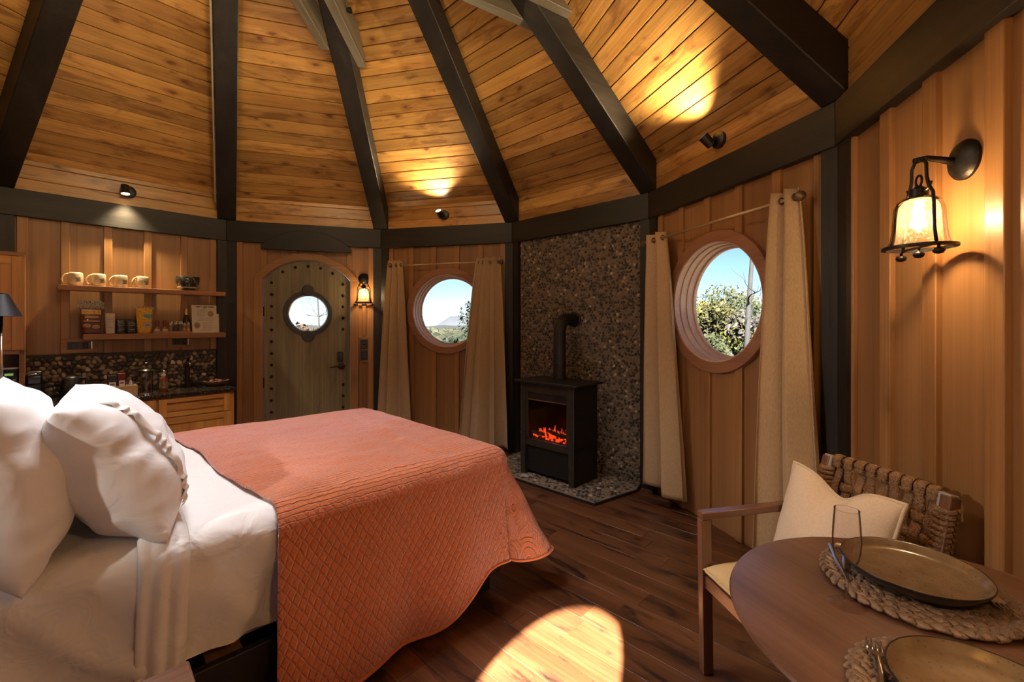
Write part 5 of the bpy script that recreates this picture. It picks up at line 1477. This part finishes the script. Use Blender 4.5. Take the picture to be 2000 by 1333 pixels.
# ------------------------------------------------------------------ nightstands and lamp
def nightstand(M, w, d, h, label):
    n = thing('nightstand', label, 'nightstand', M)
    MB().box(-w, w, -d, d, h - 0.035, h).build('top', 'walnut_x', n, bevel=0.004)
    MB().box(-w + 0.02, w - 0.02, -d + 0.02, d - 0.02, h - 0.20, h - 0.035).build('box', 'walnut_x', n)
    dr_ = MB().box(-w + 0.03, w - 0.03, -d + 0.012, -d + 0.02, h - 0.19, h - 0.045).build('drawer', 'walnut_x', n, bevel=0.002)
    MB().lathe([(0.01, 0), (0.012, 0.02), (0.004, 0.024)], 12, T((0, -d + 0.012, h - 0.115)) @ RX(PI / 2)).build('knob', 'bronze', dr_)
    for sx in (-1, 1):
        for sy in (-1, 1): MB().box(sx * (w - 0.035) - 0.018, sx * (w - 0.035) + 0.018, sy * (d - 0.035) - 0.018, sy * (d - 0.035) + 0.018, 0, h - 0.2).build('leg', 'walnut_z', n)
    return n
nightstand(BM @ T((-0.246 - 0.24, -1.19 - 0.17, 0)), 0.24, 0.17, 0.60, 'walnut nightstand at the bottom left, near side of the bed')
nightstand(BM @ T((-0.67, 1.02, 0)), 0.20, 0.20, 0.60, 'walnut nightstand on the far side of the bed, under the lamp')
lp = thing('table_lamp', 'slim chrome lamp with small black cone shade at the left edge', 'lamp', BM @ T((-0.705, 1.0, 0.6005)))
MB().lathe([(0.07, 0), (0.07, 0.008), (0.06, 0.014), (0.008, 0.018)], 28).build('base', 'chrome', lp, smooth='edge')
MB().tube([(0, 0, 0.016), (0, 0, 0.80)], 0.007, 12).build('stem', 'chrome', lp, smooth=True)
MB().lathe([(0.074, 0.775), (0.026, 0.885), (0.0245, 0.885), (0.072, 0.775)], 30, close=False).build('shade', 'lamp_shade', lp, smooth='edge')
MB().lathe([(0.006, 0.80), (0.006, 0.885), (0.0245, 0.886), (0.0245, 0.888), (0.004, 0.892)], 14).build('cap', 'lamp_shade', lp)
# ------------------------------------------------------------------ dining table
TC = Vector((2.235, -1.136)); TZ = 0.73; TR = 0.403
tb_ = thing('dining_table', 'round walnut pedestal dining table', 'table', T((TC.x, TC.y, 0)))
MB().lathe([(TR - 0.035, TZ - 0.045), (TR - 0.004, TZ - 0.012), (TR, TZ - 0.006), (TR - 0.003, TZ)], 96).build('top', 'table_wood', tb_, RZ(math.radians(20)), smooth='edge')
MB().lathe([(0.05, 0.03), (0.045, 0.30), (0.05, 0.60), (0.09, TZ - 0.05), (0.2, TZ - 0.045)], 32).build('pedestal', 'walnut_z', tb_, smooth='edge')
MB().lathe([(0.27, 0), (0.27, 0.012), (0.20, 0.026), (0.05, 0.035)], 48).build('foot', 'black_matte', tb_, smooth='edge')
# placemats of braided water hyacinth
lobe = []
rl = random.Random(2)
for i in range(6):
    q = MB(); q.ell((0, 0, 0), 0.0205, 0.0088 + 0.001 * (i % 3), 0.0062, 8, 5)
    vs = []
    for (x, y, z) in q.v: vs.append((x, y * (1 - 0.35 * (x / 0.0205)) + 0.0015 * math.sin(90 * x + i), z + 0.0012 * math.sin(130 * x + i)))
    q.v = vs
    me = q.mesh('braid_strand', 'hyacinth')
    for p in me.polygons: p.use_smooth = True
    lobe.append(me)
def placemat(c, r, label):
    m = thing('placemat', label, 'placemat', T((c[0], c[1], TZ + 0.0006)), group='braided placemats on the table')
    MB().lathe([(0.02, 0.0), (r - 0.006, 0.0), (r - 0.006, 0.008), (0.02, 0.010)], 40).build('mat_core', 'hyacinth', m)
    for ring in range(3):
        rc = r - 0.011 - ring * 0.029
        n = int(2 * PI * rc / 0.0225)
        for i in range(n):
            for s in (-1, 1):
                a = 2 * PI * (i + (0.25 if s > 0 else 0.75)) / n + rl.uniform(-0.01, 0.01)
                rr_ = rc + s * 0.0068
                M = T((rr_ * math.cos(a), rr_ * math.sin(a), 0.0092 + rl.uniform(-0.0006, 0.001))) @ RZ(a + PI / 2 - s * 0.55) @ RX(s * 0.25)
                link('braid_strand', rl.choice(lobe), m, M)
    return m
placemat((2.285, -0.98), 0.172, 'braided placemat under the far plate, beside the cushion')
placemat((2.08, -1.318), 0.162, 'braided placemat under the near plate, at the bottom edge')
MZ = TZ + 0.0006 + 0.0165
def dish(c, r, label):
    p = thing('plate', label, 'plate', T((c[0], c[1], MZ + 0.001)), group='stoneware plates on the placemats')
    MB().lathe([(r * 0.55, 0.0), (r * 0.58, 0.004), (r * 0.86, 0.010), (r * 0.985, 0.028), (r, 0.0325), (r * 0.985, 0.034)], 64, close=False).build('underside', 'plate_side', p, smooth='edge')
    MB().lathe([(r * 0.99, 0.0343), (r * 0.965, 0.0335), (r * 0.90, 0.0215), (r * 0.80, 0.0165), (r * 0.3, 0.0150), (0.002, 0.0148)], 64, close=False).build('glazed_top', 'plate_glaze', p, smooth=True)
    MB().tube([(r * 0.992 * math.cos(2 * PI * i / 72), r * 0.992 * math.sin(2 * PI * i / 72), 0.0338) for i in range(73)], 0.0014, 6, cap=False).build('rim', 'plate_side', p, smooth=True)
    return p
dish((2.285, -0.975), 0.132, 'brown speckled stoneware plate on the far placemat')
dish((2.083, -1.325), 0.122, 'brown speckled stoneware plate at the bottom right corner')
fl = thing('champagne_flute', 'clear stemmed champagne flute standing on the table', 'glass', T((2.088, -1.036, TZ + 0.0005)))
MB().lathe([(0.034, 0.0), (0.034, 0.0015), (0.020, 0.004), (0.006, 0.008), (0.0035, 0.014), (0.0033, 0.060), (0.0045, 0.072)][2:], 40, close=False).lathe([(0.034, 0.0008), (0.020, 0.004)], 40, close=False).build('foot_and_stem', 'flute_glass', fl, smooth=True, fix=False)
MB().lathe([(0.0045, 0.072), (0.012, 0.082), (0.021, 0.098), (0.0255, 0.118), (0.0265, 0.145), (0.0248, 0.175), (0.0225, 0.205)], 40, close=False).build('bowl', 'flute_glass', fl, smooth=True, fix=False)
MB().tube([(0.0225 * math.cos(2 * PI * i / 40), 0.0225 * math.sin(2 * PI * i / 40), 0.205) for i in range(41)], 0.0007, 6, cap=False).build('lip', 'flute_glass', fl, smooth=True)
def cutlery(kind, a, b_, label):
    a, b_ = Vector(a), Vector(b_); d = (b_ - a); L = d.length; an = math.atan2(d.y, d.x)
    c = thing(kind, label, 'cutlery', T((a.x, a.y, MZ + 0.0006)) @ RZ(an), group='cutlery on the table')
    # handle runs from the far half to x = L
    def strap(x0, x1, w0, w1, z0, z1, nm):
        MB().grid(lambda u, v: (x0 + (x1 - x0) * u, (2 * v - 1) * (w0 + (w1 - w0) * u), z0 + (z1 - z0) * u + 0.0022 * (1 - (2 * v - 1) ** 2)), 16, 6).build(nm, 'steel', c, smooth=True)
    if kind == 'knife':
        strap(0, L * 0.52, 0.007, 0.0085, 0.002, 0.003, 'handle'); strap(L * 0.52, L, 0.0095, 0.004, 0.003, 0.0015, 'blade')
    elif kind == 'spoon':
        strap(L * 0.28, L, 0.0035, 0.0085, 0.006, 0.002, 'handle')
        MB().grid(lambda u, v: (L * 0.29 * u, (2 * v - 1) * 0.021 * math.sin(PI * min(1, u * 0.93 + 0.05)) ** 0.6, 0.002 + 0.006 * ((2 * v - 1) ** 2 + (2 * u - 1) ** 2) * 0.6), 14, 8).build('bowl', 'steel', c, smooth=True)
    else:
        strap(L * 0.36, L, 0.004, 0.009, 0.008, 0.002, 'handle')
        MB().grid(lambda u, v: (L * (0.2 + 0.16 * u), (2 * v - 1) * (0.0125 - 0.0085 * u ** 2), 0.005 + 0.003 * u), 8, 6).build('neck', 'steel', c, smooth=True)
        for y in (-0.0105, -0.0035, 0.0035, 0.0105): MB().tube([(L * 0.2, y, 0.005), (L * 0.1, y, 0.0035), (0, y, 0.008)], [0.002, 0.0018, 0.0009], 6).build('tine', 'steel', c, smooth=True)
    return c
cutlery('knife', (2.215, -0.815), (2.135, -0.975), 'steel knife at the left of the far plate')
cutlery('spoon', (2.245, -0.822), (2.158, -0.94), 'steel spoon between the knife and the far plate')
cutlery('fork', (2.37, -1.095), (2.435, -0.955), 'steel fork at the right of the far plate')
cutlery('fork', (2.03, -1.175), (1.957, -1.29), 'steel fork at the left of the near plate')

# ------------------------------------------------------------------ dining chair (chair frame: y toward the backrest, x to the right of the picture)
CA = math.radians(9.8 - 90)
ch_ = thing('dining_chair', 'walnut armchair with woven rope back behind the table', 'chair', T((2.385, -0.505, 0)) @ RZ(CA))
HWd = 0.245
HB = 0.205
def beam_(p0, p1, w, h, nm, mt='walnut_z', parent=ch_):
    p0, p1 = Vector(p0), Vector(p1); d = (p1 - p0).normalized()
    a = Vector((1, 0, 0)) if abs(d.x) < 0.9 else Vector((0, 1, 0))
    s = (a - d * a.dot(d)).normalized(); t = d.cross(s)
    vs = [p + s * (sx * w) + t * (sy * h) for p in (p0, p1) for sx, sy in ((-1, -1), (1, -1), (1, 1), (-1, 1))]
    return MB().add(vs, [(0, 1, 2, 3), (7, 6, 5, 4), (0, 4, 5, 1), (1, 5, 6, 2), (2, 6, 7, 3), (3, 7, 4, 0)]).build(nm, mt, parent, bevel=0.003)
for s in (-1, 1):
    beam_((s * HWd, -0.235, 0.0), (s * HWd, -0.245, 0.592), 0.015, 0.021, 'leg')
    beam_((s * HWd, 0.215, 0.0), (s * HWd, 0.165, 0.40), 0.015, 0.021, 'leg')
    beam_((s * (HWd - 0.022), 0.165, 0.39), (s * HB, 0.275, 0.815), 0.015, 0.021, 'back_post')
    beam_((s * HWd, -0.262, 0.605), (s * HWd, 0.235, 0.618), 0.019, 0.013, 'arm', 'walnut_y')
    beam_((s * HWd, -0.235, 0.35), (s * HWd, 0.17, 0.37), 0.012, 0.024, 'side_rail', 'walnut_y')
beam_((-HWd, -0.238, 0.355), (HWd, -0.238, 0.355), 0.012, 0.024, 'front_rail', 'walnut_x')
beam_((-HWd, 0.17, 0.365), (HWd, 0.17, 0.365), 0.012, 0.024, 'rear_rail', 'walnut_x')
def seat_f(side):
    def g(u, v):
        a, b_ = 2 * u - 1, 2 * v - 1
        e = max(0, 1 - abs(a) ** 5) ** 0.5 * max(0, 1 - abs(b_) ** 5) ** 0.5
        x = a * (HWd - 0.012); y = -0.035 + b_ * 0.225
        return (x, y, (0.405 + 0.045 * e) if side > 0 else (0.405 - 0.035 * e))
    return g
MB().grid(seat_f(1), 40, 40).grid(lambda u, v: seat_f(-1)(1 - u, v), 40, 40).build('seat', 'seat_cloth', ch_, smooth=True, weld=0.0004)
MB().tube([(a * (HWd - 0.012), -0.035 + b_ * 0.225, 0.408) for a, b_ in ((-1, -0.9), (-0.9, -1), (0.9, -1), (1, -0.9), (1, 0.9), (0.9, 1), (-0.9, 1), (-1, 0.9), (-1, -0.9))], 0.005, 6).build('welt', 'seat_cloth', ch_, smooth=True)
# back frame: top and bottom bars, woven straps
def backpt(x, h, off=0.0):
    """h is the height up the back (0 at 0.47, 1 at 0.81); the back curves a little"""
    z = 0.455 + 0.355 * h
    y = 0.185 + 0.088 * h + 0.018 * (1 - (x / HB) ** 2)
    return Vector((x, y - off, z))
for h, nm in ((1.0, 'top_bar'), (0.0, 'bottom_bar')):
    MB().tube([backpt(-HB * 0.98 + 2 * HB * 0.98 * i / 12, h) for i in range(13)], 0.014, 8).build(nm, 'walnut_x', ch_, smooth=True)
for s in (-1, 1):
    p = backpt(s * HB * 0.97, 0.97)
    MB().box(-0.017, 0.017, -0.018, 0.018, -0.026, 0.022).build('end_block', 'chair_end', ch_, T(p) @ RX(-0.25), bevel=0.003)
def ribbon(fn, n, w, nm):
    """flat cord strap following fn(t) -> (point, across direction)"""
    def g(u, v):
        p, ac, nr = fn(u)
        c = (2 * v - 1)
        return p + ac * (w * c) + nr * (0.003 * (1 - c * c))
    o = MB().grid(g, n, 4).build(nm, 'rope', ch_, smooth=True, fix=False)
    o.modifiers.new('thick', 'SOLIDIFY').thickness = 0.0035
nv_ = 9
hs_ = [0.10, 0.26, 0.42, 0.58, 0.74]
for i in range(nv_):
    x = -HB * 0.80 + 2 * HB * 0.80 * i / (nv_ - 1)
    def fv(t, x=x, i=i):
        h = -0.03 + 1.06 * t
        wv = 0.0055 * math.sin(PI * (h - 0.02) / 0.16 + i * PI)
        if h > 0.93: wv = 0.014
        return backpt(x, h, wv), Vector((1, 0, 0)), Vector((0, -1, 0.2))
    ribbon(fv, 48, 0.0150, 'strap_upright')
    # wrap over the top bar
    def fw(t, x=x):
        a = PI * (0.15 + 1.1 * t) - PI / 2
        p = backpt(x, 1.0); return p + Vector((0, -0.0165 * math.cos(a), 0.0165 * math.sin(a))), Vector((1, 0, 0)), Vector((0, -math.cos(a), math.sin(a)))
    ribbon(fw, 12, 0.0160, 'strap_wrap')
for j, h in enumerate(hs_):
    def fh(t, h=h, j=j):
        x = -HB * 1.02 + 2 * HB * 1.02 * t
        k_ = (x + HB * 0.80) / (2 * HB * 0.80) * (nv_ - 1)
        wv = -0.0055 * math.cos(PI * k_ + j * PI)
        if abs(x) > HB * 0.88: wv = 0.021
        return backpt(x, h, wv), Vector((0, 0.2, 0.97)), Vector((0, -1, 0.2))
    ribbon(fh, 72, 0.0160, 'strap_cross')
for s in (-1, 1):
    for q_ in range(19):
        p = backpt(s * HB * 0.985, 0.06 + 0.84 * q_ / 18)
        MB().tube([p + Vector((0.021 * math.cos(2 * PI * q / 12), 0.027 * math.sin(2 * PI * q / 12), 0.0015 * math.sin(q))) for q in range(13)], 0.0088, 6, cap=False).build('cord_wrap', 'rope', ch_, smooth=True)
# scatter cushion with a chopped top
cu = thing('cushion', 'cream square cushion with piped edge and dented top', 'cushion', ch_.matrix_world @ T((-0.015, 0.075, 0.618)) @ RX(-0.30) @ RZ(0.0))
CW, CH_, CT = 0.415, 0.37, 0.15
def cush(side):
    def g(u, v):
        a, b_ = 2 * u - 1, 2 * v - 1
        x = CW / 2 * a * (1 - 0.05 * (1 - b_ * b_)); z = CH_ / 2 * b_ * (1 - 0.05 * (1 - a * a))
        e = max(0, 1 - abs(a) ** 2.6) ** 0.6 * max(0, 1 - abs(b_) ** 2.6) ** 0.6
        dent = math.exp(-((a + 0.05) / 0.36) ** 2) * max(0, b_ + 0.25) ** 1.2
        z -= 0.042 * dent
        y = side * (CT / 2 * e * (1 - 0.35 * dent)) + 0.02 * dent + 0.004 * e * noise.noise(Vector((a * 3, b_ * 3, side)))
        return (x, y, z)
    return g
MB().grid(cush(1), 48, 48).grid(lambda u, v: cush(-1)(1 - u, v), 48, 48).build('cover', 'cushion', cu, smooth=True, weld=0.0004)
loop = [cush(1)(t, 0.0) for t in [i / 24 for i in range(24)]] + [cush(1)(1.0, i / 24) for i in range(24)] + [cush(1)(1 - i / 24, 1.0) for i in range(24)] + [cush(1)(0.0, 1 - i / 24) for i in range(25)]
MB().tube([Vector(p) for p in loop], 0.006, 6, cap=False).build('piping', 'piping', cu, smooth=True)
# ------------------------------------------------------------------ outdoors
def at_px(x, Y, z=None):
    return Vector((CAM[0] + (x - 1000) / 853.125 * Y, CAM[1] + Y, 0))
def gz(x, y):
    d = math.hypot(x, y)
    return -1.0 - max(0, d - 6) * 0.055 - 0.0001 * max(0, d - 30) ** 1.5
tm = MB()
nr, na = 26, 48
for i in range(nr + 1):
    r_ = 3.3 + 400 * (i / nr) ** 2.2
    for j in range(na):
        a = 2 * PI * j / na
        x, y = r_ * math.cos(a), r_ * math.sin(a)
        tm.v.append((x, y, gz(x, y) + (0.5 * noise.noise(Vector((x * 0.05, y * 0.05, 0))) if i else 0)))
for i in range(nr):
    for j in range(na):
        k = (j + 1) % na
        tm.f.append((i * na + j, i * na + k, (i + 1) * na + k, (i + 1) * na + j))
o = tm.build('ground', 'soil', None, smooth=True); tag(o, 'leaf-strewn slope outside the windows', None, kind='structure')
rt = random.Random(31)
def leaves(mb, c, rx, ry, rz, n, s, rr):
    for _ in range(n):
        while True:
            p = Vector((rr.uniform(-1, 1), rr.uniform(-1, 1), rr.uniform(-1, 1)))
            if 0.15 < p.length < 1: break
        p = Vector((c[0] + p.x * rx, c[1] + p.y * ry, c[2] + p.z * rz))
        a = Vector((rr.gauss(0, 1), rr.gauss(0, 1), rr.gauss(0, 1))).normalized(); b_ = a.orthogonal().normalized()
        q = rr.uniform(0.6, 1.3) * s
        mb.add([p - a * q - b_ * q * 0.4, p + a * q * 0.2 - b_ * q * 0.6, p + a * q + b_ * q * 0.3, p - a * q * 0.1 + b_ * q * 0.6], [(0, 1, 2, 3)])
def limb(mb, p, d, ln, r_, depth, rr):
    pts = [p]; q = p.copy(); dd = d.copy()
    for i in range(4):
        dd = (dd + Vector((rr.gauss(0, 0.13), rr.gauss(0, 0.13), rr.gauss(0.03, 0.08)))).normalized()
        q = q + dd * (ln / 4); pts.append(q.copy())
    mb.tube(pts, [r_ * (1 - 0.17 * i) for i in range(5)], 5)
    if depth > 0:
        for i in range(rr.choice((2, 3))):
            b_ = pts[rr.choice((2, 3, 4))]
            nd = (dd + Vector((rr.gauss(0, 0.7), rr.gauss(0, 0.7), rr.gauss(0.1, 0.4)))).normalized()
            limb(mb, b_, nd, ln * rr.uniform(0.45, 0.65), r_ * 0.45, depth - 1, rr)
def tree(px, Y, top, spread, leafm, n, label, cat='tree', bark='bark', seed=0, leaf_s=0.09, bare=False, trunk_r=0.05, low=0.15):
    rr = random.Random(seed)
    b_ = at_px(px, Y); g = gz(b_.x, b_.y) - 0.1
    t = thing('tree' if cat == 'tree' else 'shrub', label, cat, T((b_.x, b_.y, g)))
    H = top - g
    mb = MB()
    pts = [Vector((0, 0, 0))]
    for i in range(1, 7): pts.append(Vector((rr.gauss(0, 0.02) * H * 0.3, rr.gauss(0, 0.02) * H * 0.3, H * (0.98 if bare else 0.86) * i / 6)))
    mb.tube(pts, [trunk_r * (1 - 0.12 * i) for i in range(7)], 7)
    for i in range(7 if bare else 6):
        k_ = rr.uniform(0.45, 0.98); p = pts[int(k_ * 6)]
        limb(mb, p.copy(), Vector((rr.gauss(0, 1), rr.gauss(0, 1), 0.5)).normalized(), H * rr.uniform(0.10, 0.2), trunk_r * 0.34, 2 if bare else 1, rr)
    mb.build('trunk', bark, t, smooth=True, fix=False)
    if n:
        lm = MB()
        for i in range(9):
            zc = H * rr.uniform(low + 0.1, 0.92); f = 1 - 0.55 * abs(zc / H - 0.55)
            leaves(lm, (rr.gauss(0, 0.42) * spread * f, rr.gauss(0, 0.42) * spread * f, zc), spread * 0.5, spread * 0.5, H * 0.14, n // 9, leaf_s, rr)
        lm.build('foliage', leafm, t, fix=False)
    return t
# the grove outside the large round window
tree(1463, 9.0, 4.9, 0.6, None, 0, 'tall bare tree with dark trunk outside the large round window', bark='bark', seed=3, bare=True, trunk_r=0.075)
GR = [(1380, 13, 2.2, 1.0, 'leaf_olive', 'olive tree at the left of the large round window'), (1412, 15, 2.5, 1.1, 'leaf_lime', 'yellow-green tree in the large window, left of the bare trunk'), (1436, 19, 3.1, 1.4, 'leaf_olive', 'taller olive tree behind the bare trunk'),
      (1488, 16, 3.3, 1.3, 'leaf_green', 'green tree right of the bare trunk'), (1520, 18, 3.7, 1.5, 'leaf_olive', 'olive tree at the right edge of the large window'), (1350, 19, 2.9, 1.5, 'leaf_green', 'green tree behind the left edge of the large window'),
      (1400, 8.6, 0.80, 0.45, 'leaf_yellow', 'golden yellow bush low in the large window'), (1452, 8.2, 0.62, 0.40, 'leaf_lime', 'lime green bush at the foot of the bare trunk'), (1425, 9.8, 0.95, 0.55, 'leaf_grey', 'greyish bush in the middle of the large window'),
      (1492, 10.5, 1.25, 0.7, 'leaf_olive', 'olive bush right of the bare trunk'), (1375, 10.2, 1.05, 0.6, 'leaf_green', 'green bush low at the left of the large window'), (1460, 12.5, 1.6, 0.9, 'leaf_grey', 'grey-brown bush behind the bare trunk')]
for i, (px, Y, top, sp, lm_, lb) in enumerate(GR):
    tree(px, Y, top, sp, lm_, 2800, lb, 'tree' if top > 2 else 'shrub', seed=40 + i, leaf_s=0.055 if Y < 12 else 0.075, trunk_r=0.045)
bo = thing('boulder', 'pale grey boulder at the right of the large window', 'rock', T((at_px(1502, 9.2).x, at_px(1502, 9.2).y, 0.9 - 1.0)))
q = MB().ell((0, 0, 0), 0.42, 0.42, 1.25, 14, 9); q.v = [(x * (1 + 0.15 * math.sin(5 * z + 3 * x)), y, z) for x, y, z in q.v]
q.build('rock', 'stone_grey', bo, smooth=True)
# trees seen through the door porthole and the left window
tree(622, 14, 3.2, 0.8, None, 0, 'slim bare tree seen through the door porthole', bark='bark', seed=9, bare=True, trunk_r=0.05)
for i, (px, Y, top, sp, lm_, lb) in enumerate(((578, 15, 1.25, 0.9, 'leaf_rust', 'rust brown bush at the left of the door porthole'), (600, 17, 1.15, 0.9, 'leaf_olive', 'olive bush in the middle of the door porthole'), (625, 16, 1.0, 0.8, 'leaf_rust', 'rust brown bush at the right of the door porthole'))):
    tree(px, Y, top, sp, lm_, 1200, lb, 'shrub', seed=70 + i, leaf_s=0.07, trunk_r=0.03)
tree(948, 14, 2.4, 0.75, 'leaf_pine', 1100, 'dark pine branches at the right of the left round window', seed=77, leaf_s=0.06, trunk_r=0.06, low=0.45)
for i, (px, Y, top, sp, lm_, lb) in enumerate(((830, 42, -0.2, 2.6, 'leaf_green', 'dark green tree at the left of the left round window'), (852, 34, -0.35, 1.9, 'leaf_lime', 'yellow-green tree low in the left round window'), (872, 40, 0.1, 2.4, 'leaf_pine', 'dark tree in the middle of the left round window'), (893, 36, -0.5, 2.0, 'leaf_olive', 'olive tree in the left round window, below the mountain'), (912, 33, -0.2, 1.6, 'leaf_lime', 'yellow-green tree below the pine branches'))):
    tree(px, Y, top, sp, lm_, 1500, lb, seed=90 + i, leaf_s=0.2, trunk_r=0.12)
# the forest beyond: too many crowns to count
fm = MB(); rf = random.Random(17)
for i in range(2600):
    Y = 45 + 420 * rf.random() ** 1.4
    px = rf.uniform(380, 1750)
    p = at_px(px, Y); s = rf.uniform(2.2, 4.2)
    top = EYE - Y * rf.uniform(0.004, 0.024) - 0.6
    fm.ell((p.x, p.y, top - s * 1.3), s * 0.8, s * 0.8, s * 1.3, 7, 5)
o = fm.build('forest', 'forest', None, smooth=False, fix=False); tag(o, 'mixed autumn forest stretching to the hills', 'forest', kind='stuff')
# far ridges
def ridge(name, Y, x0, x1, fn, mt, label):
    mb = MB(); n = 120
    for i in range(n + 1):
        px = x0 + (x1 - x0) * i / n; p = at_px(px, Y); h = EYE + Y * fn(px)
        mb.v += [(p.x, p.y, -60.0 - Y * 0.02), (p.x, p.y + Y * 0.05, h), (p.x, p.y + Y * 0.12, -60.0 - Y * 0.02)]
    for i in range(n):
        a, b_ = i * 3, i * 3 + 3
        mb.f += [(a, a + 1, b_ + 1, b_), (a + 1, a + 2, b_ + 2, b_ + 1)]
    o = mb.build(name, mt, None, smooth=True); tag(o, label, None, kind='structure')
def sm(x): x = max(0, min(1, x)); return x * x * (3 - 2 * x)
ridge('mountain', 3800, 300, 1900, lambda px: -0.004 + 0.022 * sm((px - 842) / 34) * (1 - sm((px - 905) / 130)) + 0.002 * math.sin(px * 0.03), 'mountain', 'mountain on the horizon with blue-grey haze in its colour')
ridge('far_ridge', 1500, 300, 1900, lambda px: -0.004 + 0.0025 * math.sin(px * 0.021 + 1) + 0.0015 * math.sin(px * 0.09), 'hill_far', 'dark wooded ridge below the mountain')
